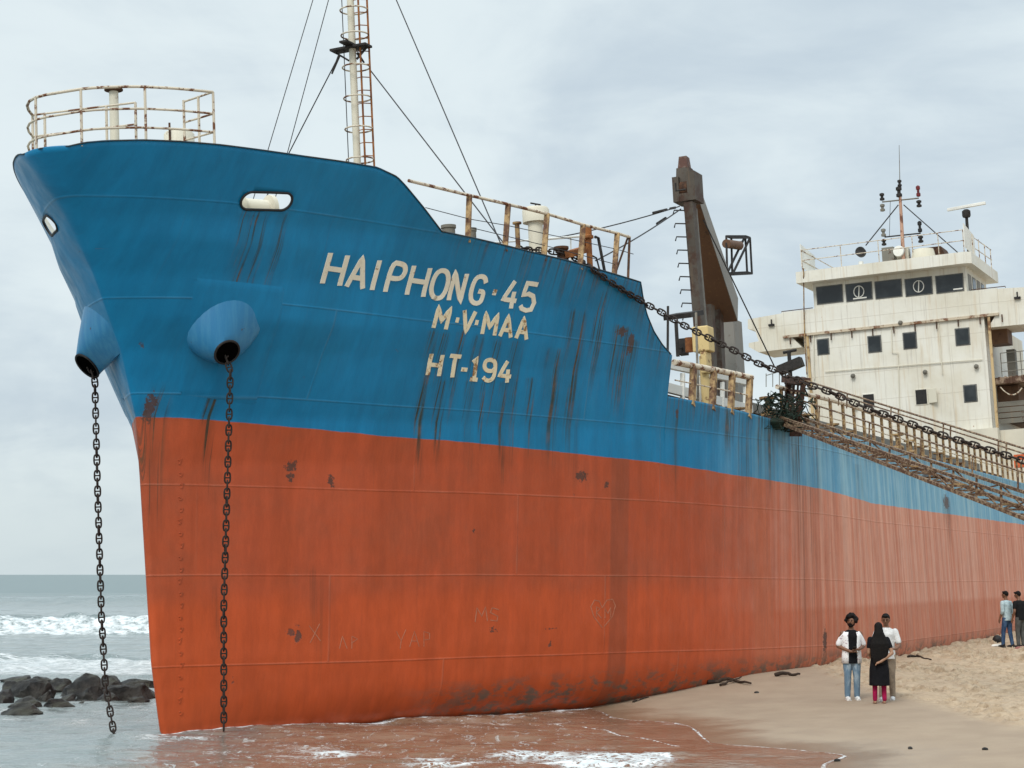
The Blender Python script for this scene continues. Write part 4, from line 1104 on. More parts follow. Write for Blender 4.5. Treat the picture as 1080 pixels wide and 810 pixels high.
rp = MB(); a, b = so(1055, 408), so(1078, 409); rp.tube([a + (b - a) * t - up * .35 * 4 * t * (1 - t) for t in np.linspace(0, 1, 9)], .03, 6); rp.build('slack_rope', M['cream_rail'], SHIP, True)
# starboard davit seen left of the house
dv = MB(); s_ = 55.0
dv.beam(on_s(822, 391, s_), on_s(846, 381, s_), .5, .42); dv.tube([on_s(833, 386, s_), on_s(832, 370, s_)], .09, 8); dv.tube([on_s(826, 372, s_), on_s(840, 369, s_)], .07, 8)
dv.tube([on_s(833, 388, s_), np.array([s_, on_s(833, 388, s_)[1], 5.75])], .1, 8)
dv.build('boat_davit', M['dark'], SHIP, True)
dr = MB()
for u in (808, 815, 822): dr.tube([on_p(u, 408, 2.0), on_p(u, 394, 2.0)], .015, 6)
dr.tube([on_p(808, 396, 2.0), on_p(822, 392, 2.0)], .015, 6); dr.build('deck_railing', M['grey_steel'], SHIP, True)

# ------------------------------------------------------------------ gangway hung outboard (a thing of its own, world frame)
g0 = world(*hit(838, 449)); D0, D1 = g0[1] - .35, 36.0
def gp(u, v):
    # depth along the gangway varies so that straight lines stay straight in space
    t = (u - 838) / (1080 - 838); y = 1 / ((1 - t) / D0 + t / D1)
    return at_d(u, v, y)
GW = empty('gangway', tuple(g0), 'rusty lattice gangway slung outward from the ship side above the beach', 'gangway')
inw = np.array([-.50, -.10, 0.0])
def gmesh(mb, name, mat_, par=GW, smooth=False):
    mb.v = [tuple(np.array(q) - g0) for q in mb.v]; return mb.build(name, mat_, par, smooth)
def extend(a, b, k=.10): return b + (b - a) * k
Ba, Bb = gp(843, 446), gp(1080, 536.5); Ta, Tb = gp(843, 440), gp(1080, 519)
Ha, Hb = gp(845, 400), gp(1080, 473)
Bb, Tb, Hb = extend(Ba, Bb), extend(Ta, Tb), extend(Ha, Hb)
for o_ in (0 * inw, inw):
    gmesh(MB(False).beam(Ba + o_, Bb + o_, .075, .07), 'chord', M['gangway']); gmesh(MB(False).beam(Ta + o_, Tb + o_, .06, .06), 'chord', M['gangway'])
wb_ = MB(False); nb = 12
for o_ in (0 * inw, inw):
    for k in range(nb + 1):
        t = k / nb; a, b = Ba * (1 - t) + Bb * t + o_, Ta * (1 - t) + Tb * t + o_
        wb_.beam(a, b, .04, .04)
        if k < nb:
            t2 = (k + 1) / nb
            c, d = Ba * (1 - t2) + Bb * t2 + o_, Ta * (1 - t2) + Tb * t2 + o_
            wb_.beam(a, d, .026, .026) if k % 2 else wb_.beam(b, c, .026, .026)
for k in range(nb * 2 + 1):
    t = k / (nb * 2); a = Ba * (1 - t) + Bb * t; wb_.beam(a, a + inw, .04, .04)
    if k % 3 == 0 and k < nb * 2: b = Ba * (1 - t - .5 / nb) + Bb * (t + .5 / nb); wb_.beam(a, b + inw, .03, .03)
gmesh(wb_, 'lattice_bars', M['gangway'])
for k in range(34):
    tr = MB(False)
    t = (k + .5) / 34 ; a = Ba * (1 - t) + Bb * t + up * .06
    if k % 3 or k % 7 == 5: continue
    tr.beam(a + inw * .12, a + inw * .88, .12, .02); gmesh(tr, 'tread', M['crane_brown'] if k % 2 else M['gold_rail'])
hr2 = MB(False); off = inw * .5
hr2.tube([Ha, Hb], .022, 6); hr2.tube([Ha - up * .06 + inw * .2, Hb - up * .07 + inw * .2], .016, 6)
for u in (893, 903, 953, 961, 1007, 1014, 1058, 1065):
    t = (u - 845) / (1080 - 845) / 1.1; a = Ha * (1 - t) + Hb * t; b = Ta * (1 - t) + Tb * t
    hr2.tube([a, a * .62 + b * .38], .017, 6)
for u in (870, 930, 985, 1035, 1075):
    t = (u - 845) / (1080 - 845) / 1.1; a = Ha * (1 - t) + Hb * t; b = Ta * (1 - t) + Tb * t
    hr2.tube([a * .45 + b * .55 - up * .0, b], .02, 6)
mid_a, mid_b = Ha * .45 + Ta * .55, Hb * .45 + Tb * .55
hr2.tube([mid_a, mid_b], .02, 6)
gmesh(hr2, 'handrail', M['gangway'], GW, True)
ef = MB(False)
for u0, v0, u1, v1, w in ((831, 396, 829, 449, .22), (848, 398, 841, 455, .18)): ef.beam(gp(u1, v1), gp(u0, v0), w, .1)
ef.beam(gp(830, 400), gp(849, 402), .3, .16)
for k in range(7): v = 404 + k * 7; ef.beam(gp(829.5, v), gp(848 - k, v + 2), .12, .05)
ef.box(gp(833, 452) - (.12, .12, .2), gp(838, 444) + (.2, .12, .1))
for k in range(4): ef.beam(gp(829 + k * 5, 449), gp(834 + k * 4, 400), .09, .04)
gmesh(ef, 'end_frame', m_rusty('end_frame_rust', (.10, .05, .035), (.05, .025, .018), .4, .6, 8), GW)

# ------------------------------------------------------------------ chains
def link_mesh():
    mb = MB(False); L, Wd, r = .094, .049, .0165
    pts = []
    for k in range(24):
        t = 2 * math.pi * k / 24
        pts.append((L * math.copysign(abs(math.cos(t)) ** .8, math.cos(t)), Wd * math.copysign(abs(math.sin(t)) ** .55, math.sin(t)), 0))
    mb.tube(pts + pts[:2], r, 7); mb.tube([(0, -Wd, 0), (0, Wd, 0)], r * .8, 6)
    return mb.mesh('link', M['chain'], True)
LINK = link_mesh()
def chain(name, pts, label, group=None, pitch=.150, maxlinks=100, scale=1.0, first=0):
    pts = [np.array(q, float) for q in pts]
    seg = [np.linalg.norm(b - a) for a, b in zip(pts[:-1], pts[1:])]; tot = sum(seg)
    root = empty(name, tuple(pts[0]), label, 'chain', group)
    n = int(tot / pitch); cum = np.concatenate([[0], np.cumsum(seg)])
    def at(d):
        i = min(max(int(np.searchsorted(cum, d)) - 1, 0), len(seg) - 1); t = (d - cum[i]) / seg[i]; return pts[i] + (pts[i + 1] - pts[i]) * t
    rest = MB(False)
    for k in range(n):
        d = (k + .5) * pitch; c = at(d); tg = at(min(d + .05, tot)) - at(max(d - .05, 0)); tg /= np.linalg.norm(tg)
        toc = CAM * (1, 1, 0) + (0, 0, c[2]) - c; nrm = toc - tg * (toc @ tg); nrm /= np.linalg.norm(nrm); sd = np.cross(nrm, tg)
        if k % 2: nrm, sd = sd, -nrm
        w = random.uniform(-.25, .25); n2 = nrm * math.cos(w) + sd * math.sin(w); s2 = np.cross(n2, tg)
        Mx = Matrix(np.array([tg * scale, s2 * scale, n2 * scale]).T.tolist()).to_4x4()
        if k < maxlinks:
            o = bpy.data.objects.new('link', LINK); col.objects.link(o); o.parent = root
            Mx.translation = Vector(c - pts[0]); o.matrix_local = Mx
        else:
            for v in ():
                pass
            cs_ = [np.array(Mx @ Vector(v.co)) + c - pts[0] for v in LINK.vertices]
            rest.add(cs_, [tuple(p.vertices) for p in LINK.polygons])
    if rest.v: tag(rest.build('link', M['chain'], root, True), None, None, None, 'stuff')
    return root
W_ = lambda q: world(*q)
m1 = c1 - mno * .12
pA = W_((c1s - mns * .06) * (1, -1, 1)); pB = W_(m1)
y0 = pA[1]
chain('anchor_chain', [pA, at_d(100, 402, y0), at_d(103, 520, y0), at_d(107, 650, y0 + .1), at_d(111, 720, y0 + .1), at_d(121, 779, y0 - .2)], 'black studded anchor chain hanging clear of the hull over the rocks', 'anchor chains hanging from the bow', pitch=.142)
y1 = pB[1]
chain('anchor_chain', [pB, at_d(243, 392, y1 - .05), at_d(240, 500, y1), at_d(236, 640, y1 + .1), at_d(236, 776, y1 + .3)], 'rusty anchor chain hanging in front of the red hull plating', 'anchor chains hanging from the bow', pitch=.142)
def hout(u, v, o=.07):
    q = hit(u, v); return W_(q + hnormal(q[0], q[2]) * o)
r0 = W_(on_p(588, 266, 4.9)); 
cpts = [W_(on_p(545, 262, 4.4)), W_(on_p(570, 264, 4.6)), r0, W_(on_p(608, 273, 5.1)), hout(622, 283), hout(640, 296), hout(660, 309), hout(672, 315.5)]
de = cpts[-1][1]
def cdp(u): t = (u - 672) / (1080 - 672); return 1 / ((1 - t) / de + t / 35.0)
cl = [(680, 320), (697, 329), (719, 342), (742, 353.5), (776, 370.5), (799, 383), (817, 390), (836, 398), (851, 405), (874, 413), (895, 422), (914.6, 431), (939, 439), (954, 444.5), (985, 456), (1001.5, 461.5), (1023.7, 468), (1043, 474.5), (1080, 486)]
cpts += [at_d(u, v, cdp(u)) for u, v in cl]
e = cpts[-1]; d = cpts[-1] - cpts[-4]; d /= np.linalg.norm(d)
cpts += [e + d * 2 - up * .05]
chain('mooring_chain', cpts, 'heavy rusty chain drawn from the bulwark across past the bridge house to the right', None, .165, 100, 1.12)
# ------------------------------------------------------------------ beach, water
def vnoise(x, y, seed=0):
    xi = np.floor(x).astype(np.int64); yi = np.floor(y).astype(np.int64); fx = x - xi; fy = y - yi
    fx = fx * fx * (3 - 2 * fx); fy = fy * fy * (3 - 2 * fy)
    def hsh(a, b):
        n = (a * 374761393 + b * 668265263 + seed * 974711) & 0x7fffffff
        n = ((n ^ (n >> 13)) * 1274126177) & 0x7fffffff
        return ((n ^ (n >> 16)) & 0xffff) / 65535.0
    return (hsh(xi, yi) * (1 - fx) + hsh(xi + 1, yi) * fx) * (1 - fy) + (hsh(xi, yi + 1) * (1 - fx) + hsh(xi + 1, yi + 1) * fx) * fy
def fbm(x, y, o=4, seed=0, g=.5):
    a = 1.; t = 0; n = 0
    for k in range(o): t = t + a * vnoise(x * 2 ** k + 17.3 * k, y * 2 ** k - 9.1 * k, seed + k); n += a; a *= g
    return t / n
shore_px = [(636, 751), (647, 757), (668, 760), (686, 760.6), (713, 762.5), (729, 766.4), (738, 772), (743, 778), (750, 783.5), (768, 785.5), (791, 787), (830, 790), (869, 793.6), (889, 796), (894, 798), (887, 801), (880, 803), (872, 807)]
shore = [tuple(on_z(*q)[:2]) for q in shore_px]
shore = [(-300, 14000), (-22, 260), (-12, 110), (-6, 72), (-1, 52), (0.4, 46)] + shore + [(4.3, 26.6), (3.5, 23), (2.5, 15), (2, 0), (0, -80)]
swash = [tuple(on_z(*q)[:2]) for q in [(480, 762), (530, 763), (570, 763), (610, 767), (650, 774), (680, 780), (708, 785), (716, 786)]]
def pdist(x, y, poly, signed=True):
    best = np.full(x.shape, 1e9); sg = np.ones(x.shape)
    for (ax, ay), (bx, by) in zip(poly[:-1], poly[1:]):
        dx, dy = bx - ax, by - ay; L = dx * dx + dy * dy
        t = np.clip(((x - ax) * dx + (y - ay) * dy) / L, 0, 1)
        d = np.hypot(x - ax - t * dx, y - ay - t * dy)
        cr = dx * (y - ay) - dy * (x - ax)
        m = d < best - 1e-9
        best = np.where(m, d, best); sg = np.where(m, np.sign(cr), sg)
    return best * sg if signed else best
_sx = np.linspace(-1, 72, 300); _sb = np.array([hb(s, .15) for s in _sx])
def terrain(x, y, rough=True):
    x = np.asarray(x, float); y = np.asarray(y, float)
    d = pdist(x, y, shore)
    z = np.where(d > 0, .78 * (1 - np.exp(-np.maximum(d, 0) / 11.0)), np.maximum(d * .06, -3.0))
    qs_ = (x - SO[0]) * ax_a[0] + (y - SO[1]) * ax_a[1]; qp = (x - SO[0]) * ax_p0[0] + (y - SO[1]) * ax_p0[1]
    dh = qp - np.interp(qs_, _sx, _sb)
    z = z + .22 * np.exp(-(np.maximum(dh, 0) / 2.6) ** 2) * np.clip((qs_ - 9) / 5, 0, 1) * np.clip(d / 1.5, 0, 1) * np.clip((d * 0 + 26 - qs_) / 10, .25, 1)
    z = np.where((d > 25), z + (d - 25) * .004, z)
    if rough:
        dry = np.clip((d - 4.2 * np.clip((9.0 - x) / 2.5, 0, 1) - 3.2) / 1.5, 0, 1) * np.clip((dh - .1) / 1.6, .12, 1)
        n1 = fbm(x * 1.7, y * 1.7, 4, 3); n2 = fbm(x * 5.2, y * 4.4, 3, 11)
        pits = np.clip(.47 - fbm(x * 3.0 + 5, y * 2.3, 2, 23), 0, 1)
        z = z + dry * ((n1 - .5) * .09 + (n2 - .5) * .06 - pits * .22) + np.clip(d, 0, 1) * (fbm(x * .5, y * .5, 2, 9) - .5) * .05
    return z
def tz(x, y): return float(terrain(np.array([x]), np.array([y]))[0])
def ground_at(u, v):
    z = .2
    for _ in range(30): P = on_z(u, v, z); z = .5 * z + .5 * tz(P[0], P[1])
    P = on_z(u, v, z); return np.array([P[0], P[1], tz(P[0], P[1])])
def grid_mesh(xs, ys, zf, off):
    X, Y = np.meshgrid(xs, ys); Z = zf(X, Y)
    n, m = X.shape; V = np.stack([X.ravel(), Y.ravel(), Z.ravel()], 1)
    i = (np.arange(n - 1)[:, None] * m + np.arange(m - 1)[None, :]).ravel() + off
    Fc = np.stack([i, i + 1, i + m + 1, i + m], 1)
    return V, Fc
def big_mesh(name, patches, mat_, attrs):
    V = []; Fs = []; off = 0
    for xs, ys, zf in patches:
        v, f = grid_mesh(xs, ys, zf, off); V.append(v); Fs.append(f); off += len(v)
    V = np.concatenate(V); Fs = np.concatenate(Fs)
    me = bpy.data.meshes.new(name)
    me.vertices.add(len(V)); me.vertices.foreach_set('co', V.ravel())
    me.loops.add(len(Fs) * 4); me.loops.foreach_set('vertex_index', Fs.ravel().astype(np.int32))
    me.polygons.add(len(Fs)); me.polygons.foreach_set('loop_start', np.arange(0, len(Fs) * 4, 4, dtype=np.int32)); me.polygons.foreach_set('loop_total', np.full(len(Fs), 4, np.int32))
    me.update(calc_edges=True); me.validate()
    me.polygons.foreach_set('use_smooth', [True] * len(me.polygons))
    for nm, fn in attrs.items():
        a = me.attributes.new(nm, 'FLOAT', 'POINT'); a.data.foreach_set('value', fn(V[:, 0], V[:, 1], V[:, 2]).astype(np.float32))
    me.materials.append(mat_)
    o = bpy.data.objects.new(name, me); col.objects.link(o); return o

def m_sand():
    k = NT('beach_sand'); v = k.coord(); d = k.attr('shore')
    n = k.noise(v, 1.2, 5, .6); fine = k.noise(v, 38, 3, .6); mid = k.noise(v, 6, 5, .65)
    dd = k.math('ADD', d, k.math('MULTIPLY', k.math('SUBTRACT', n, .5), 1.6))
    xd = k.math('SUBTRACT', dd, k.ss(k.sep(v)[0], 9.0, 6.5, 0.0, 4.2))
    damp = k.mix(k.ss(n, .3, .7), (.29, .215, .150), (.33, .25, .175))
    dry = k.mix(k.ss(mid, .35, .7), (.43, .325, .22), (.34, .25, .165))
    c = k.mix(k.ss(xd, 2.6, 5.2), damp, dry)
    wet = k.ss(dd, 1.3, .05)
    c = k.mix(k.math('MULTIPLY', wet, .75), c, (.17, .115, .07))
    c = k.mix(k.math('MULTIPLY', k.ss(fine, .62, .75), .5), c, (.14, .10, .065))
    c = k.mix(k.math('MULTIPLY', k.ss(k.noise(v, 9, 5, .7), .66, .72), k.ss(dd, 2, 5, .15, .8)), c, (.10, .07, .045))
    ft = k.math('MULTIPLY', k.ss(k.noise(k.scale(v, (1, .45, 1)), 5, 6, .75), .53, .64), k.ss(xd, 3.5, 6.5))
    c = k.mix(k.math('MULTIPLY', ft, .55), c, (.20, .14, .08))  # dark dashes: debris, and the shading of small bumps put into the colour
    c = k.mix(k.math('MULTIPLY', k.math('MULTIPLY', k.attr('print'), k.ss(mid, .35, .6)), .7), c, (.19, .13, .075))  # shade of the footprint pits painted into the sand colour
    ro = k.ss(dd, .0, 2.4, .28, .85)
    k.bump(k.math('ADD', k.math('MULTIPLY', mid, k.ss(xd, 2.5, 5, .05, 1.0)), k.math('MULTIPLY', fine, .35)), .5, .03)
    return k.fin(c, ro, 0, .35)
def m_sea():
    k = NT('sea_water'); v = k.coord(); X, Y, Z = k.sep(v)
    d = k.attr('shore'); fo = k.attr('foam')
    n = k.noise(v, .8, 4, .6)
    near = k.ss(k.math('ADD', X, k.math('MULTIPLY', k.math('SUBTRACT', n, .5), 3.0)), -7.0, -3.0)
    c = k.mix(k.ss(n, .3, .7), (.15, .19, .185), (.20, .225, .21))
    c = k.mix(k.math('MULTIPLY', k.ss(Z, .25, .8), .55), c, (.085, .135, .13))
    br = k.mix(k.ss(n, .35, .65), (.19, .115, .072), (.24, .155, .105))
    c = k.mix(k.math('MULTIPLY', near, k.ss(Y, 60, 42)), c, br)
    f1 = k.noise(k.scale(v, (1, .75, 1)), k.ss(Y, 46, 56, 7.5, 2.4), 8, .74, .5)
    f2 = k.noise(k.scale(v, (2.2, 1.0, 1)), 2.0, 6, .7, 1.2)
    fl = k.math('MULTIPLY', k.ss(f2, .56, .66), k.ss(f1, .44, .56))
    fm = k.ss(k.math('ADD', fo, k.math('MULTIPLY', k.math('SUBTRACT', f1, .5), k.ss(Y, 44, 50, 2.2, 1.5))), k.ss(Y, 44, 50, .42, .36), k.ss(Y, 44, 50, .72, .74))
    fleck = k.attr('fleck')
    # lacy cells of foam on the shallow wash
    ds_ = k.n.new('ShaderNodeVectorMath'); ds_.operation = 'MULTIPLY_ADD'
    nz = k.n.new('ShaderNodeTexNoise'); k.t.links.new(v, nz.inputs['Vector']); nz.inputs['Scale'].default_value = 1.6; nz.inputs['Detail'].default_value = 5
    k.t.links.new(nz.outputs['Color'], ds_.inputs[0]); ds_.inputs[1].default_value = (1.1, 1.1, 0); k.t.links.new(v, ds_.inputs[2])
    def cells(sc_):
        vo = k.n.new('ShaderNodeTexVoronoi'); vo.feature = 'DISTANCE_TO_EDGE'; k.t.links.new(ds_.outputs[0], vo.inputs['Vector']); vo.inputs['Scale'].default_value = sc_
        return vo.outputs['Distance']
    thick = k.math('ADD', .02, k.math('MULTIPLY', f1, .16))
    lace = k.math('MAXIMUM', k.ss(k.math('DIVIDE', cells(2.6), thick), 1.0, .45), k.math('MULTIPLY', k.ss(k.math('DIVIDE', cells(6.5), thick), .95, .4), .85))
    lz = k.ss(k.math('ADD', fo, k.math('MULTIPLY', k.math('SUBTRACT', n, .5), .9)), .26, .50)
    fm = k.math('MAXIMUM', fm, k.math('MULTIPLY', k.math('MULTIPLY', lace, lz), k.ss(Y, 48, 44)))
    lz2 = k.math('MULTIPLY', fleck, k.ss(f2, .53, .66))
    fm = k.math('MAXIMUM', fm, k.math('MULTIPLY', lace, k.math('MULTIPLY', lz2, .6)))
    c = k.mix(fm, c, k.mix(k.ss(k.noise(v, 2.6, 6, .7), .35, .62), (.58, .62, .63), (.80, .82, .82)))
    h = k.math('ADD', k.math('MULTIPLY', k.noise(k.scale(v, (.55, 1.5, 1)), 1.5, 5, .62), 1.0), k.math('MULTIPLY', k.noise(k.scale(v, (.7, 1.3, 1)), 7, 3), .22))
    h = k.math('ADD', h, k.math('MULTIPLY', k.math('MULTIPLY', fm, f1), .9))
    k.bump(h, .55, .10)
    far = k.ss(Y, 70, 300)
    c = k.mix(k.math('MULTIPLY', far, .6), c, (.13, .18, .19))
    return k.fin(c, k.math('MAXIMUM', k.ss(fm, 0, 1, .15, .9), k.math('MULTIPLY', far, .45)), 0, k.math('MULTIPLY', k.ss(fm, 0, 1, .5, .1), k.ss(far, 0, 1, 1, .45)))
shore_attr = lambda x, y, z: pdist(x, y, shore)
def geosp(a, b, n): return np.concatenate([a + (b - a) * (np.linspace(0, 1, n) ** 2)])
coarse_x = np.concatenate([-np.geomspace(3000, 22, 40), np.linspace(-21, 60, 82), np.geomspace(61, 3000, 40)])
# fine patch and the land round it
fx = np.arange(-1.0, 27.0, .05); fy = np.concatenate([np.arange(24, 52, .05), np.arange(52, 76.01, .09)])
tf = lambda X, Y: terrain(X, Y)
prints = []
def print_shade(x, y, z):  # mask for the shade painted inside each footprint
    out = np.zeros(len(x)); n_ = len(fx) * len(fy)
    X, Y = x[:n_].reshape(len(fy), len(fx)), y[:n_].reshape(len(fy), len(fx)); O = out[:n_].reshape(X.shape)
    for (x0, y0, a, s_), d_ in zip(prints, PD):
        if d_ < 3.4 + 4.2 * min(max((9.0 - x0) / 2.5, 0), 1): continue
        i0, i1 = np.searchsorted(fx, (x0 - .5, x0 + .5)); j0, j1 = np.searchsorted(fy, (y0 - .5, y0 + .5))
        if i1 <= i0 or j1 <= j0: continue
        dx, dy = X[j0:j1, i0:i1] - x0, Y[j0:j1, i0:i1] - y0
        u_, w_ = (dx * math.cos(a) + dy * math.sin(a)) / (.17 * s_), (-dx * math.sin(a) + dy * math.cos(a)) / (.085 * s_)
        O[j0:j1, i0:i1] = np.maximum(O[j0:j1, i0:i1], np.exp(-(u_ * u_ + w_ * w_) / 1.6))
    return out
pr_ = random.Random(21)
for _ in range(170):                                     # tracks of people crossing the dry sand
    x0, y0 = pr_.uniform(5, 24), pr_.uniform(33, 66); a = pr_.uniform(0, 6.28); n_ = pr_.randint(4, 14)
    for k_ in range(n_):
        a += pr_.gauss(0, .12); x0 += .62 * math.cos(a); y0 += .62 * math.sin(a); sd_ = .11 * (-1) ** k_
        prints.append((x0 - sd_ * math.sin(a), y0 + sd_ * math.cos(a), a, pr_.uniform(.7, 1.25)))
PD = np.array([pdist(np.array([p_[0]]), np.array([p_[1]]), shore)[0] for p_ in prints])
def tf_fine(X, Y):
    Z = terrain(X, Y)
    for (x0, y0, a, s_), d_ in zip(prints, PD):
        if d_ < 3.4 + 4.2 * min(max((9.0 - x0) / 2.5, 0), 1): continue
        i0, i1 = np.searchsorted(fx, (x0 - .5, x0 + .5)); j0, j1 = np.searchsorted(fy, (y0 - .5, y0 + .5))
        if i1 <= i0 or j1 <= j0: continue
        dx, dy = X[j0:j1, i0:i1] - x0, Y[j0:j1, i0:i1] - y0
        u_, w_ = (dx * math.cos(a) + dy * math.sin(a)) / (.17 * s_), (-dx * math.sin(a) + dy * math.cos(a)) / (.085 * s_)
        r_ = np.sqrt(u_ * u_ + w_ * w_)
        Z[j0:j1, i0:i1] += -.12 * s_ * np.exp(-(r_ / 1.0) ** 4) + .06 * s_ * np.exp(-((r_ - 1.55) / .42) ** 2)
    return Z
left_x = np.concatenate([-np.geomspace(9000, 40, 20), np.arange(-38, -1.0 + .01, 1.0)]); left_x[-1] = fx[0]
right_x = np.concatenate([[fx[-1]], np.arange(28, 60, 1.0), np.geomspace(62, 9000, 22)])
allx = np.concatenate([left_x[:-1], np.linspace(fx[0], fx[-1], 29), right_x[1:]])
backy = np.concatenate([-np.geomspace(600, 5, 10), np.arange(0, 24, 1.5), [fy[0]]])
fary = np.concatenate([[fy[-1]], np.arange(78, 140, 2.0), np.geomspace(145, 14000, 26)])
sand = big_mesh('sand', [(fx, fy, tf_fine), (left_x, np.linspace(fy[0], fy[-1], 53), tf), (right_x, np.linspace(fy[0], fy[-1], 53), tf), (allx, backy, tf), (allx, fary, lambda X, Y: np.minimum(terrain(X, Y), 2.2))], m_sand(), {'shore': shore_attr, 'print': print_shade})
tag(sand, 'pale beach sand with footprints, damp and smooth near the water', 'beach', None, 'structure')

def sea_h(x, y):
    d = pdist(x, y, shore)
    fade_ = np.clip(-d / 2.0, 0.02, 1) * np.clip((300 - y) / 150, 0, 1)
    z = fade_ * ((fbm(x * .9, y * 1.8, 4, 31) - .5) * .16 + (fbm(x * .25, y * .5, 3, 41) - .5) * .12)
    wob = (fbm(x * .12, y * 0 + 3.3, 3, 51) - .5)
    sea = np.clip((y - 46) / 4, 0, 1)
    def crest(y0, amp, wf, wb, wv, sd):
        yy = y - y0 - wv * wob * 2; a = amp * (.75 + .5 * fbm(x * .18 + sd, y * 0 + sd, 2, sd))
        return a * np.where(yy < 0, np.exp(-(yy / wf) ** 2), np.exp(-(yy / wb) ** 2))
    lump = fbm(x * .9, y * 1.0, 4, 61, .5)
    z = z + sea * (crest(54.5, .42, 2.6, 4, 1.2, 3) * (.4 + 1.2 * lump) + crest(92, .80, 2.6, 6, 2.5, 7) * (.5 + 1.0 * lump) + crest(122, .22, 3, 5, 3, 8) + crest(172, .85, 5, 16, 5, 9) + crest(240, .5, 8, 20, 8, 11))
    e = np.clip(1 - np.abs(d + .05) / .07, 0, 1)
    return z + e * .012
def foam_a(x, y, z):
    d = pdist(x, y, shore)
    wob = (fbm(x * .12, y * 0 + 3.3, 3, 51) - .5)
    f = np.zeros_like(x)
    f = np.maximum(f, .62 * np.clip((y - 50.5 - 2.4 * wob) / 1.5, 0, 1) * np.clip((57.5 - y) / 3, 0, 1))
    f = np.maximum(f, .62 * np.clip((y - 87 - 5 * wob) / 1.5, 0, 1) * np.clip((93.6 + 5 * wob - y) / 1.2, 0, 1))
    f = np.maximum(f, .30 * np.exp(-((y - 62) / 4) ** 2))
    f = np.maximum(f, .30 * np.exp(-((y - 170 - 10 * wob) / 3) ** 2) + 0)
    f = np.maximum(f, .60 * np.clip(1 - np.abs(d + .04) / .06, 0, 1) * np.clip((x - .5) / 1.5, .2, 1))
    ds = pdist(x, y, swash, False)
    f = np.maximum(f, .62 * np.clip(1 - ds / .06, 0, 1))
    # churned foam sheet in the foreground
    xc = on_z(625, 797)
    for (u, v, ru, rv, am) in ((640, 802, 1.3, 1.9, .56), (690, 797, .32, 1.3, .60), (560, 797, 1.0, 1.3, .46), (470, 803, 1.2, 1.4, .40), (300, 792, 2.2, 2.4, .30)):
        q = on_z(u, v); f = np.maximum(f, am * np.clip(1.25 - ((x - q[0]) / ru) ** 2 - ((y - q[1]) / rv) ** 2, 0, 1) * (d < -.25))
    hp_ = [tuple(world(s_, hb(s_, 0), 0)[:2]) for s_ in (0, .15, .5, 1, 2, 3, 4.5, 6, 7.5, 9)]
    f = np.maximum(f, .62 * np.clip(1 - pdist(x, y, hp_, False) / .22, 0, 1))
    q = on_z(175, 776); f = np.maximum(f, .42 * np.exp(-((x - q[0] - .3) / 1.3) ** 2 - ((y - q[1] + .6) / 1.0) ** 2))
    q = on_z(140, 735); f = np.maximum(f, .25 * (y > 36) * (y < 48))
    return f
def fleck_a(x, y, z):
    d = pdist(x, y, shore)
    return np.clip(np.clip((x + 8) / 2, .35, 1) * np.clip((40 - y) / 6, 0, 1) * np.clip((2.2 - x) / 1.5, 0, 1) * .8 + .25 * (y > 58) * (y < 130) + .18 * (y > 130) * (y < 260), 0, 1)
shf = sea_h
nx = np.concatenate([np.arange(-15, -9.5, .12), np.arange(-9.5, 6.0, .05)]); ny = np.arange(25.5, 46.01, .05)
lx = np.concatenate([-np.geomspace(12000, 62, 30), np.linspace(-60, -15, 46)]); 
mx = np.concatenate([np.linspace(-60, -36, 40)[:-1], np.arange(-36, 12.01, .22)]); my = np.concatenate([np.arange(46, 64, .2), np.arange(64, 100, .3), np.arange(100, 260.1, .8)])
ny0 = np.concatenate([-np.geomspace(300, 3, 12), np.arange(0, 25, 1.5), [25.5]])
nxa = np.concatenate([lx[:-1], np.linspace(-15, nx[-1], 24)])
fy2 = np.concatenate([np.geomspace(my[-1], 30000, 60)])
mxa = np.concatenate([-np.geomspace(12000, 62, 30), np.linspace(-60, 12.0, 73), ])
mxr = np.concatenate([[mx[-1]], np.linspace(14, 60, 24), np.geomspace(63, 12000, 24)])
flat = lambda X, Y: np.zeros_like(X)
sea = big_mesh('sea', [(nx, ny, shf), (lx, np.linspace(25.5, 46, 60), flat), (nxa, ny0, flat), (mx, my, shf),
                       (-np.geomspace(12000, 60, 30), np.linspace(46, my[-1], 80), shf), (mxr, np.concatenate([np.linspace(120, my[-1], 60)]), flat),
                       (np.concatenate([mxa[:-1], mxr]), fy2, lambda X, Y: np.where(Y > 270, 0, shf(X, Y)))], m_sea(),
               {'shore': shore_attr, 'foam': foam_a, 'fleck': fleck_a})
tag(sea, 'grey green sea with white breakers, turning brown in the shallows', 'sea', None, 'structure')

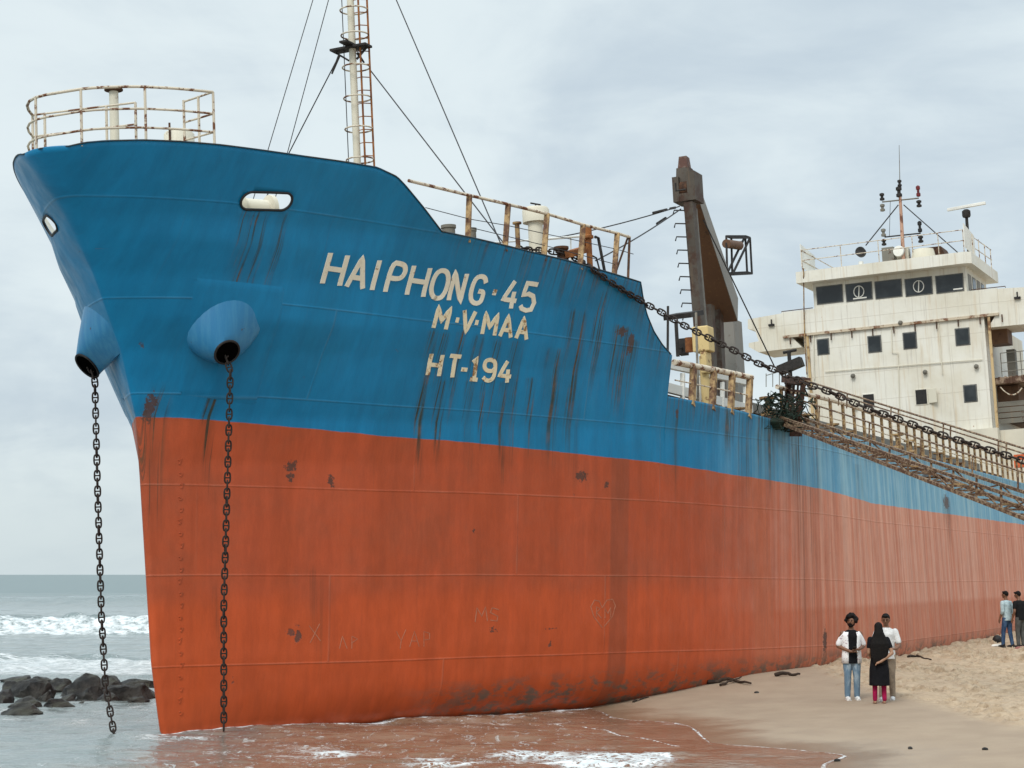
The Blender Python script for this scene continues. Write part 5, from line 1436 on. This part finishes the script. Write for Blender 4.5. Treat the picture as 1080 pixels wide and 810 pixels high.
# ------------------------------------------------------------------ rocks
def m_rock():
    k = NT('wet_rock'); v = k.coord(); z = k.sep(k.geo().outputs['Normal'])[2]
    n = k.noise(v, 2.2, 7, .65)
    c = k.mix(k.ss(n, .35, .68), (.013, .013, .013), (.075, .068, .058))
    c = k.mix(k.math('MULTIPLY', k.ss(z, .55, .95), k.ss(k.noise(v, 1.1, 4), .42, .6)), c, (.060, .060, .038))
    k.bump(k.noise(v, 5, 9, .75), 1.0, .16)
    return k.fin(c, .48, 0, .4)
M['rock'] = m_rock()
rk = [(0, 29, 713.5, 722, 'low mossy rock at the far left behind the others'), (-4, 26, 719, 733, 'broad grey rock at the left frame edge, back row'), (9, 55, 717, 740, 'large pointed dark rock on the left of the pile'),
      (-6, 40, 742, 755.5, 'flat dark rock nearest the camera at the left edge'), (8, 41, 735.5, 748, 'small lumpy rock just behind the nearest flat one'), (43, 77, 738, 748, 'low black rock alone in the shallow water'),
      (49, 74, 716, 731, 'grey rock half hidden at the middle of the pile'), (58, 112, 711.5, 737, 'tallest dark rock behind the hanging chain'), (79, 110, 725, 741, 'rounded grey rock in front of the tallest one'),
      (108, 154, 720, 741.5, 'wide dark rock right of the hanging chain'), (121, 162, 717, 726, 'long mossy rock beside the ship stem'), (132, 154, 736, 743.5, 'small jagged rock low in the water near the stem'),
      (80, 91, 739.5, 743.5, 'tiny black rock awash in front of the pile'), (60, 78, 733, 740, 'small pale rock between two larger ones'),
      (26, 62, 714, 726, 'dark rock in the back row left of the tallest one'), (96, 128, 713, 727, 'dark rock in the back row just right of the tallest one'), (100, 122, 731, 743, 'low dark slab at the foot of the wide right-hand rock'), (36, 56, 729, 741, 'block of dark rock leaning on the large pointed one'), (138, 166, 722, 738, 'dark rock half behind the ship stem'), (-10, 12, 728, 744, 'cut-off dark rock at the very edge of the frame')]
for i, (u0, u1, v0, v1, lb) in enumerate(rk):
    b = on_z((u0 + u1) / 2, v1 - 1, -.02); px = b[1] / F
    w, hgt = (u1 - u0) / 2 * px * 1.18, (v1 - v0) * px * 1.0
    bm = bmesh.new(); bmesh.ops.create_icosphere(bm, subdivisions=4, radius=1)
    off = Vector((i * 7.3, i * 3.1, 0)); dirs = [Vector((rng.normal(), rng.normal(), rng.normal() * .7 + .2)).normalized() for _ in range(22)]
    lim = [rng.uniform(.50, .88) for _ in dirs]
    for v in bm.verts:
        p = v.co.copy()
        for dv, l in zip(dirs, lim):
            k = p.dot(dv)
            if k > l: p -= dv * (k - l) * .985
        p *= 1 + .20 * mn.noise(p * 1.6 + off) + .12 * mn.noise(p * 3.5 + off) + .06 * mn.noise(p * 9 + off)
        v.co = p
    zmax = max(v.co.z for v in bm.verts); xmax = max(abs(v.co.x) for v in bm.verts)
    for v in bm.verts: v.co = Vector((v.co.x * w / xmax, v.co.y * max(w * .7, .4) / xmax, v.co.z * hgt / zmax if v.co.z > 0 else v.co.z * .4))
    me = bpy.data.meshes.new('rock'); bm.to_mesh(me); bm.free(); me.materials.append(M['rock'])
    me.polygons.foreach_set('use_smooth', [True] * len(me.polygons))
    try: me.set_sharp_from_angle(angle=R(24))
    except Exception: pass
    o = bpy.data.objects.new('rock', me); col.objects.link(o); o.location = (b[0], b[1] + max(w * .6, .3), -.03); tag(o, lb, 'rock', 'rocks in the surf beside the bow')

# ------------------------------------------------------------------ people
def shell(mb, name, mats, parent, vox=.011, smooth_it=3):
    me = mb.mesh(name, mats); o = bpy.data.objects.new(name, me); col.objects.link(o)
    m = o.modifiers.new('r', 'REMESH'); m.mode = 'VOXEL'; m.voxel_size = vox; m.use_smooth_shade = True
    s = o.modifiers.new('s', 'SMOOTH'); s.iterations = smooth_it; s.factor = .5
    dg = bpy.context.evaluated_depsgraph_get(); e = o.evaluated_get(dg)
    m2 = bpy.data.meshes.new_from_object(e); o.modifiers.clear(); o.data = m2
    m2.materials.clear(); m2.materials.append(mats); m2.polygons.foreach_set('use_smooth', [True] * len(m2.polygons))
    if parent is not None: o.parent = parent
    return o
def eloft(mb, secs, n=18, arc=None):        # elliptical sections (cx, cy, z, rx, ry)
    mb.loft([[(cx + rx * math.cos(2 * math.pi * j / n), cy + ry * math.sin(2 * math.pi * j / n), z) for j in range(n)] for cx, cy, z, rx, ry in secs])
def limb(mb, pts, rs, n=12):
    pts = [np.array(p, float) for p in pts]
    for (a, b), (ra, rb_) in zip(zip(pts[:-1], pts[1:]), zip(rs[:-1], rs[1:])):
        mb.tube([a, a * .5 + b * .5, b], ra, n, rb_)
    for p, r in zip(pts, rs): mb.ell(p, (r, r, r), 10, 7)
def hand(mb, w, d, side):
    w = np.array(w, float); d = np.array(d, float); d /= np.linalg.norm(d)
    sd = np.cross(d, (0, 0, 1.)); sd = sd / (np.linalg.norm(sd) + 1e-6); nn = np.cross(sd, d)
    for k in range(6): mb.ell(w + d * (.012 + .014 * k) , (.03, .03, .026), 8, 6)
    for k, (o_, L) in enumerate(((-.027, .060), (-.009, .072), (.009, .068), (.026, .052))):
        a = w + d * .085 + sd * o_; b = a + d * L * .55 - nn * .008; c = b + d * L * .35 - nn * .026
        mb.tube([a - d * .02, b, c], .0095, 7, .007)
    a = w + d * .03 + sd * .03 * side; mb.tube([a, a + sd * .028 * side + d * .03, a + sd * .03 * side + d * .062], .011, 7, .008)
SKIN = m_plain('brown_skin', (.20, .095, .055), (.15, .07, .04), 4, .5, .05, .35)
SKIN2 = m_plain('tan_skin', (.34, .19, .12), (.28, .15, .09), 4, .5, .05, .35)
HAIR = m_plain('black_hair', (.006, .005, .005), (.011, .009, .008), 30, .7, .6, .12)
def cloth(name, c, c2=None, sc=9): return m_plain(name, c, c2 or tuple(x * .68 for x in c), sc, .85, .9, .12)
def m_print():
    k = NT('white_printed_cloth'); v = k.coord()
    vor = k.n.new('ShaderNodeTexVoronoi'); k.t.links.new(v, vor.inputs['Vector']); vor.inputs['Scale'].default_value = 17
    s = k.ss(vor.outputs['Distance'], .30, .22)
    s = k.math('MULTIPLY', s, k.ss(k.noise(v, 6, 2), .42, .5))
    c = k.mix(s, (.78, .77, .77), (.40, .30, .34)); k.bump(k.noise(v, 9, 3), .4, .01); return k.fin(c, .85, 0, .15)
def m_jeans(name, c, fadec):
    k = NT(name); v = k.coord(); c = k.mix(k.ss(k.noise(k.scale(v, (6, 6, 3)), 1.5, 4), .42, .65), c, fadec); k.bump(k.noise(v, 14, 3), .4, .01); return k.fin(c, .85, 0, .15)
def person(label, u, v, px_h, rot, top, legs, shoe, skin=SKIN, arms=None, stride=0.0, lean=0.0, head_turn=0.0, head_down=0.0, hair='short', extra=None, dy=0.0, vz=None):
    g = ground_at(u, v)
    if dy: g = np.array([g[0] + dy * g[0] / g[1], g[1] + dy, 0]); g[2] = tz(g[0], g[1])
    sc = px_h * g[1] / F / 1.74
    root = empty('person', (g[0], g[1], g[2] - .015), label, 'person', None)
    root.rotation_euler = (0, 0, R(rot)); root.scale = (sc,) * 3
    L = lean
    def tp(x, y, z): return np.array([x, y + L * max(z - .9, 0), z])
    b = MB(False)
    eloft(b, [(0, 0, .86, .15, .10), (0, 0, .95, .165, .115), (0, L * .15, 1.06, .145, .10), (0, L * .3, 1.20, .155, .105), (0, L * .42, 1.33, .175, .105), (0, L * .5, 1.41, .15, .085), (0, L * .54, 1.45, .075, .065), (0, L * .6, 1.50, .055, .055), (0, L * .66 + .01, 1.56, .052, .055)])
    hc = tp(0, .02 + head_down * .05, 1.635 - head_down * .02); ct, st_ = math.cos(R(head_turn)), math.sin(R(head_turn))
    def hd(x, y, z):
        y2, z2 = y * math.cos(head_down) + z * math.sin(head_down), z * math.cos(head_down) - y * math.sin(head_down)
        return hc + np.array([x * ct - y2 * st_, x * st_ + y2 * ct, z2])
    b.ell(hc, (.078, .092, .112), 18, 12); b.ell(hd(0, .03, -.055), (.055, .062, .06), 14, 9)
    b.tube([hd(0, .085, .012), hd(0, .112, -.022)], .010, 7, .017); b.ell(hd(0, .085, -.058), (.024, .012, .011), 8, 6)
    for s in (-1, 1): b.ell(hd(s * .08, 0, -.01), (.014, .022, .032), 8, 6); b.ell(hd(s * .03, .083, .022), (.014, .008, .006), 8, 6)
    sh = {s: tp(s * .185, 0, 1.385) for s in (-1, 1)}
    arms = arms or {-1: ((-.24, -.02, 1.12), (-.25, .06, .88), (0, .1, -1)), 1: ((.24, -.02, 1.12), (.25, .06, .88), (0, .1, -1))}
    for s in (-1, 1):
        el, wr, hdv = arms[s]; el = tp(*el) if L else np.array(el); wr = tp(*wr) if L else np.array(wr)
        limb(b, [sh[s], (sh[s] + el) / 2, el, (el + wr) / 2, wr], [.055, .050, .041, .040, .028]); hand(b, wr, hdv, -s)
    hipp = {s: np.array([s * .09, 0, .90]) for s in (-1, 1)}
    kn = {s: np.array([s * .095, .03 + s * stride * .5, .50]) for s in (-1, 1)}; an = {s: np.array([s * .10, s * stride, .085]) for s in (-1, 1)}
    for s in (-1, 1):
        limb(b, [hipp[s], (hipp[s] + kn[s]) / 2, kn[s], (kn[s] * .6 + an[s] * .4), an[s]], [.085, .074, .055, .052, .036])
        b.ell(an[s] + (0, .06, -.045), (.045, .12, .038), 12, 8)
    shell(b, 'body', skin, root, .0085, 2)
    # face details: eyes and brows, beard are children
    # trousers
    if legs:
        t = MB(False); r = legs[1]
        eloft(t, [(0, 0, .84, .16, .12), (0, 0, .95, .178, .128), (0, L * .1, 1.02, .165, .118)])
        for s in (-1, 1):
            e_ = an[s] * (1 - legs[2]) + kn[s] * legs[2]
            limb(t, [hipp[s], (hipp[s] + kn[s]) / 2, kn[s], (kn[s] * .5 + an[s] * .5), e_ + (0, 0, .02)], [.098 * r, .088 * r, .070 * r, .064 * r, .058 * r])
        shell(t, 'trousers', legs[0], root, .012, 3)
    if shoe:
        for s in (-1, 1):
            t = MB(False); t.ell(an[s] + (0, .055, -.043), (.052, .145, .05), 14, 9); t.ell(an[s] + (0, -.02, .0), (.05, .06, .055), 12, 8); t.box(an[s] + (-.048, -.085, -.085), an[s] + (.048, .185, -.066))
            shell(t, 'shoe', shoe, root, .011, 2)
    if top:
        t = MB(False); zt = top.get('hem', .86); k = top.get('w', 1.0)
        secs = [(0, 0, zt, .185 * k, .14 * k), (0, 0, (zt + 1.06) / 2, .178 * k, .132 * k), (0, L * .15, 1.06, .168, .125), (0, L * .3, 1.20, .172, .125), (0, L * .42, 1.33, .188, .122), (0, L * .5, 1.42, .155, .098), (0, L * .55, 1.465, .078, .075)]
        eloft(t, secs)
        for s in (-1, 1):
            el, wr, _ = arms[s]; el = tp(*el) if L else np.array(el); wr = tp(*wr) if L else np.array(wr); f_ = top.get('sleeve', .7)
            if top.get('over'): continue
            if f_ <= 1: limb(t, [sh[s] + (-s * .01, 0, 0), sh[s] * (1 - f_) + el * f_], [.068, .062])
            else: limb(t, [sh[s], el, el * (2 - f_) + wr * (f_ - 1)], [.072, .058, .050])
        shell(t, top.get('name', 'shirt'), top['mat'], root, .012, 3)
        if top.get('over'):
            rings = []
            for cx, cy, z, rx, ry in secs[:1] + secs[1:6]:
                rings.append([(cx + (rx + .028) * math.cos(a), cy + (ry + .028) * math.sin(a), z) for a in np.linspace(R(90 + 28), R(90 + 332), 30)])
            m = len(rings[0]); vs = [q for r_ in rings for q in r_]; fs = [(i * m + j, i * m + j + 1, (i + 1) * m + j + 1, (i + 1) * m + j) for i in range(len(rings) - 1) for j in range(m - 1)]
            o = MB(False).add(vs, fs).build('overshirt', top['over'], root, True); sm = o.modifiers.new('t', 'SOLIDIFY'); sm.thickness = .018
            t = MB(False)
            for s in (-1, 1): t = MB(False); el = np.array(arms[s][0]); limb(t, [sh[s] + (-s * .025, 0, -.02), sh[s] * .2 + el * .8], [.070, .070]); shell(t, 'sleeve', top['over'], root, .013, 3)
    # hair
    t = MB(False)
    if hair == 'short':
        t.ell(hc + np.array([st_ * .018, -ct * .018, .03]), (.087, .098, .098), 16, 10); t.ell(hd(0, .045, .085), (.06, .05, .032), 12, 8)
    elif hair == 'curly':
        rr = random.Random(4)
        for _ in range(70):
            a, e = rr.uniform(0, 2 * math.pi), rr.uniform(-.25, 1.5)
            dv = np.array([math.cos(a) * math.cos(e), math.sin(a) * math.cos(e), math.sin(e)])
            if dv[1] > .35 and dv[2] < .62: continue
            q = hd(*(dv * (.108, .115, .125) * rr.uniform(.9, 1.15) + (0, -.015, .02))); t.ell(q, (.036, .036, .036), 8, 6)
        t.ell(hd(0, -.02, .03), (.09, .098, .105), 14, 9)
    elif hair == 'long':
        t.ell(hd(0, -.015, .025), (.092, .105, .105), 16, 10)
        eloft(t, [(-.02, -.165, .86, .10, .02), (-.01, -.165, 1.0, .175, .035), (0, -.15, 1.15, .20, .05), (0, -.125, 1.3, .205, .075), (0, -.085, 1.42, .16, .08), (0, -.06, 1.54, .105, .085), (0, -.02, 1.68, .08, .08)])
    o = shell(t, 'hair', HAIR, root, .010, 1 if hair == 'curly' else 2)
    # eyes, brows, beard, mouth
    for s in (-1, 1): f_ = MB(False); f_.ell(hd(s * .03, .090, .012), (.011, .005, .007), 8, 6); f_.build('eye', HAIR, root, True); f_ = MB(False).tube([hd(s * .014, .094, .034), hd(s * .048, .082, .034)], .006, 6); f_.build('eyebrow', HAIR, root, True)
    if extra == 'beard':
        t = MB(False); t.ell(hd(0, .045, -.078), (.058, .055, .046), 12, 8); t.tube([hd(-.04, .085, -.045), hd(0, .103, -.040), hd(.04, .085, -.045)], .010, 6)
        for s in (-1, 1): t.ell(hd(s * .066, .02, -.045), (.014, .035, .045), 8, 6)
        shell(t, 'beard', HAIR, root, .009, 1)
    return root, (g, sc)
A1 = {-1: ((-.265, -.05, 1.12), (-.10, .20, 1.06), (1, .35, .12)), 1: ((.27, -.05, 1.12), (.07, .20, 1.02), (-1, .3, .05))}
r1, (g1, sc1) = person('bearded person in open white printed shirt, black tee and blue jeans holding a phone', 899, 738, 87, 183, dict(mat=cloth('black_tee_cloth', (.010, .010, .012)), over=m_print(), hem=.77, sleeve=.6), (m_jeans('pale_jeans', (.13, .20, .27), (.30, .37, .42)), 1.08, 0.0), cloth('white_shoe', (.78, .78, .76)), SKIN, A1, hair='curly', extra='beard', head_turn=-28)
ph = MB(False).box((-.036, -.006, -.07), (.036, .006, .07)); ph = bevel(ph.build('phone', M['black']), .004)
ph.parent = None; pw = Matrix.Rotation(R(183), 4, 'Z') @ Vector((-.0 * sc1, .275 * sc1, 1.075 * sc1)); ph.location = Vector(g1) + pw; ph.rotation_euler = (R(-60), 0, R(183)); tag(ph, 'small dark phone held in the hands of the bearded person', 'phone')
A2 = {-1: ((-.22, -.05, 1.10), (-.12, .2, .95), (.6, .8, 0)), 1: ((.27, -.10, 1.10), (.02, -.19, .92), (-.85, -.15, -.35))}
r2_, (g2, sc2) = person('person seen from behind in black tunic with long dark hair and magenta leggings', 928, 742, 84, -6, dict(mat=cloth('black_tunic_cloth', (.010, .010, .012)), hem=.40, w=1.2, sleeve=.55, name='tunic'), (cloth('magenta_leggings', (.36, .012, .07)), .86, 0.0), None, SKIN2, A2, hair='long')
A3 = {-1: ((-.26, .02, 1.12), (-.2, .25, 1.05), (.5, .8, 0)), 1: ((.28, -.02, 1.12), (.24, .12, .92), (-.3, .6, -.6))}
r3, (g3, sc3) = person('person in white shirt and beige trousers standing behind the one in black', 936, 741, 90, 165, dict(mat=cloth('white_shirt_cloth', (.76, .76, .75)), hem=.84, sleeve=.75), (cloth('beige_trousers', (.36, .29, .22)), 1.0, 0.0), cloth('white_trainer', (.74, .74, .73)), SKIN, A3, stride=.13, hair='short', head_down=.35, dy=.55)
A4 = {-1: ((-.25, -.03, 1.12), (-.24, .10, .90), (0, .25, -1)), 1: ((.25, -.05, 1.12), (.24, .02, .88), (0, .1, -1))}
person('person in pale blue shirt and dark blue jeans walking beside the hull', 1063, 682, 58.5, 38, dict(mat=cloth('pale_blue_shirt_cloth', (.44, .55, .58)), hem=.84, sleeve=1.25), (m_jeans('dark_jeans', (.030, .062, .13), (.06, .11, .20)), 1.0, 0.0), M['black'], SKIN, A4, stride=-.10, lean=.05, hair='short', head_turn=15)
person('person in black tee and grey trousers at the right edge, looking down', 1077, 683, 59, 30, dict(mat=cloth('black_cotton', (.012, .012, .013)), hem=.86, sleeve=.6), (cloth('grey_trousers', (.10, .10, .095)), 1.05, 0.0), M['dark'], SKIN, A4, lean=.08, hair='short', head_turn=20, head_down=.35)

# ------------------------------------------------------------------ litter and driftwood on the sand
def onsand(u, v, dz=0.0): g = ground_at(u, v); return g + (0, 0, dz)
WOOD = m_plain('driftwood', (.055, .035, .024), (.03, .02, .015), 9, .85, .6, .2)
g = onsand(1052, 679); o = MB(False).ell((0, 0, .13), (.15, .14, .15), 18, 12).ell((0, 0, .03), (.17, .15, .05), 14, 8).build('plastic_float', M['black'], None, True); o.location = g; tag(o, 'black round plastic float lying beside a white scrap near the hull', 'float')
g = onsand(1052, 681.5); o = MB(False).loft([[(-.2, -.05, 0), (.18, -.06, 0), (.2, .05, 0), (-.16, .07, 0)], [(-.15, -.02, .05), (.1, -.03, .08), (.12, .03, .07), (-.1, .03, .05)]]).build('paper_scrap', M['white'], None); o.location = g; tag(o, 'white crumpled scrap just in front of the black float', 'litter')
g = onsand(1078, 686); o = MB(False).loft([[(-.25, -.06, 0), (.25, -.08, 0), (.25, .1, 0), (-.25, .1, 0)], [(-.18, -.02, .12), (.2, -.03, .16), (.2, .06, .14), (-.16, .06, .1)]]).build('cloth_bundle', cloth('dull_pink_cloth', (.34, .15, .13)), None); bevel(o, .03); o.location = g; tag(o, 'dull pink bundle at the feet of the person in black tee', 'litter')
g = onsand(1027, 699); o = MB(False).loft([[(-.14, -.05, 0), (.14, -.05, 0), (.13, .06, 0), (-.12, .06, 0)], [(-.09, -.02, .04), (.1, 0, .05), (.07, .03, .04), (-.06, .02, .05)]]).build('paper_scrap', M['white'], None); o.location = g; tag(o, 'small white scrap alone on open sand', 'litter')
def stick(name, label, pts, r, cat='driftwood', dz=.02):
    P = [onsand(u, v, dz) for u, v in pts]; o_ = P[0]
    P2 = []
    for a, b in zip(P[:-1], P[1:]):
        for t in np.linspace(0, 1, 5)[:-1]: P2.append(a + (b - a) * t + rng.normal(0, .012, 3) - o_)
    P2.append(P[-1] - o_)
    o = MB(False).tube(P2, r, 8, r * .45).build(name, WOOD, None, True); o.location = o_; return tag(o, label, cat)
stick('driftwood', 'thin brown driftwood branch right of the standing group', [(958, 693.5), (968, 693), (982, 696.5)], .045)
stick('driftwood', 'longest dark branch lying against the foot of the hull', [(745, 722), (768, 719), (792, 723)], .05, dz=.05)
stick('driftwood', 'short forked twig under the longest branch', [(760, 724), (772, 721), (782, 716)], .03, dz=.05)
stick('driftwood', 'dark stake pointing out from under the hull edge', [(818, 713.5), (832, 713), (844, 713)], .05, dz=.05)
stick('driftwood', 'thin black stick at the waterline below the hull', [(668, 741), (676, 738), (684, 736)], .03)
for u, v, lb in ((883, 803, 'dark pebble on the foamy edge of the water'), (960, 790, 'dark pebble on smooth damp sand nearest the camera'), (1039, 791, 'small dark pebble at the lower right of the beach'), (798, 731, 'tiny stone on the damp sand in front of the hull')):
    g = onsand(u, v); o = MB(False).ell((0, 0, .012), (.055, .035, .03), 10, 7).build('pebble', M['rock'], None, True); o.location = g; o.rotation_euler = (0, 0, u); tag(o, lb, 'pebble')
# tangled net on the rail
NETM = m_plain('green_net', (.018, .036, .028), (.03, .03, .022), 6, .9, .6, .1)
nb_ = MB(False); c0_ = world(*on_p(822, 432, 7.2))
rr = random.Random(11)
for k in range(80):
    p = np.array([rr.gauss(0, .26), rr.gauss(0, .22), rr.uniform(-.45, .3)]); pts = []
    p[0] -= p[2] * .25
    for j in range(7):
        pts.append(p.copy()); p = p + np.array([rr.gauss(0, .12), rr.gauss(0, .12), rr.gauss(-.03, .10)])
        p[2] = max(p[2], -.5)
    nb_.tube(pts, rr.choice((.008, .012, .022)), 5)
for k in range(5): nb_.ell((rr.gauss(0, .2), rr.gauss(0, .2), rr.uniform(-.42, -.2)), (.16, .15, .10), 9, 6)
net = nb_.build('fishing_net', NETM, None, True); net.location = c0_; tag(net, 'dark green tangled net heaped on the ship deck edge by the gangway', 'net')

# ------------------------------------------------------------------ sky, sun, camera
w = bpy.data.worlds.new('World'); scn.world = w; w.use_nodes = True
t = w.node_tree; n = t.nodes; bg = n['Background']
sky = n.new('ShaderNodeTexSky'); sky.sky_type = 'NISHITA'; sky.sun_disc = False
SUN_EL, SUN_AZ = 48.0, 205.0
sky.sun_elevation = R(SUN_EL); sky.sun_rotation = R(SUN_AZ); sky.dust_density = 3.0
k = NT.__new__(NT); k.t = t; k.n = n
v = k.coord('Generated'); X, Y, Z = k.sep(v)
el = k.math('MAXIMUM', Z, 0.0)
# clouds on a layer overhead, flattened towards the horizon
den = k.math('ADD', el, .36)
pv = k.comb(k.math('DIVIDE', X, den), k.math('DIVIDE', Y, den), .3)
n1 = k.noise(k.scale(pv, (1, 1, 1), (2.1, .4, 0)), 1.7, 7, .54, .45)
n2 = k.noise(k.scale(pv, (1, 1.4, 1), (7.0, 3, 0)), 4.6, 6, .56, .5)
nn = k.math('ADD', k.math('MULTIPLY', n1, .72), k.math('MULTIPLY', n2, .28))
cl = k.mix(k.ss(nn, .39, .60), (4.7, 5.5, 6.1), (6.55, 7.3, 7.5))
hz = k.ss(el, .10, .0)
cl = k.mix(k.math('MULTIPLY', hz, .75), cl, (5.3, 6.1, 6.3))
up_ = k.ss(Z, .28, .85, 1.0, 2.2)
cl2 = k.mul(cl, k.comb(up_, up_, up_))
mixc = k.mix(.90, sky.outputs[0], cl2)
t.links.new(mixc, bg.inputs[0]); bg.inputs[1].default_value = .10
sl_ = bpy.data.lights.new('sun', 'SUN'); sl_.energy = 1.5; sl_.angle = R(22); sl_.color = (1, .96, .90)
so_ = bpy.data.objects.new('sun', sl_); col.objects.link(so_)
az = R(SUN_AZ); dv = Vector((math.sin(az) * math.cos(R(SUN_EL)), math.cos(az) * math.cos(R(SUN_EL)), math.sin(R(SUN_EL))))
so_.rotation_euler = dv.to_track_quat('Z', 'Y').to_euler(); so_.location = dv * 60
cam = bpy.data.cameras.new('camera'); cam.sensor_width = 36; cam.lens = 36 * F / 1080; cam.clip_end = 60000; cam.clip_start = .1
co = bpy.data.objects.new('camera', cam); col.objects.link(co); co.location = (0, 0, CH); co.rotation_euler = (R(90) + PIT, 0, 0)
scn.camera = co
vs_ = scn.view_settings; vs_.view_transform = 'Standard'; vs_.look = 'None'; vs_.exposure = .32; vs_.gamma = 1
scn.render.resolution_x, scn.render.resolution_y = 1024, 768
scn.cycles.max_bounces = 6
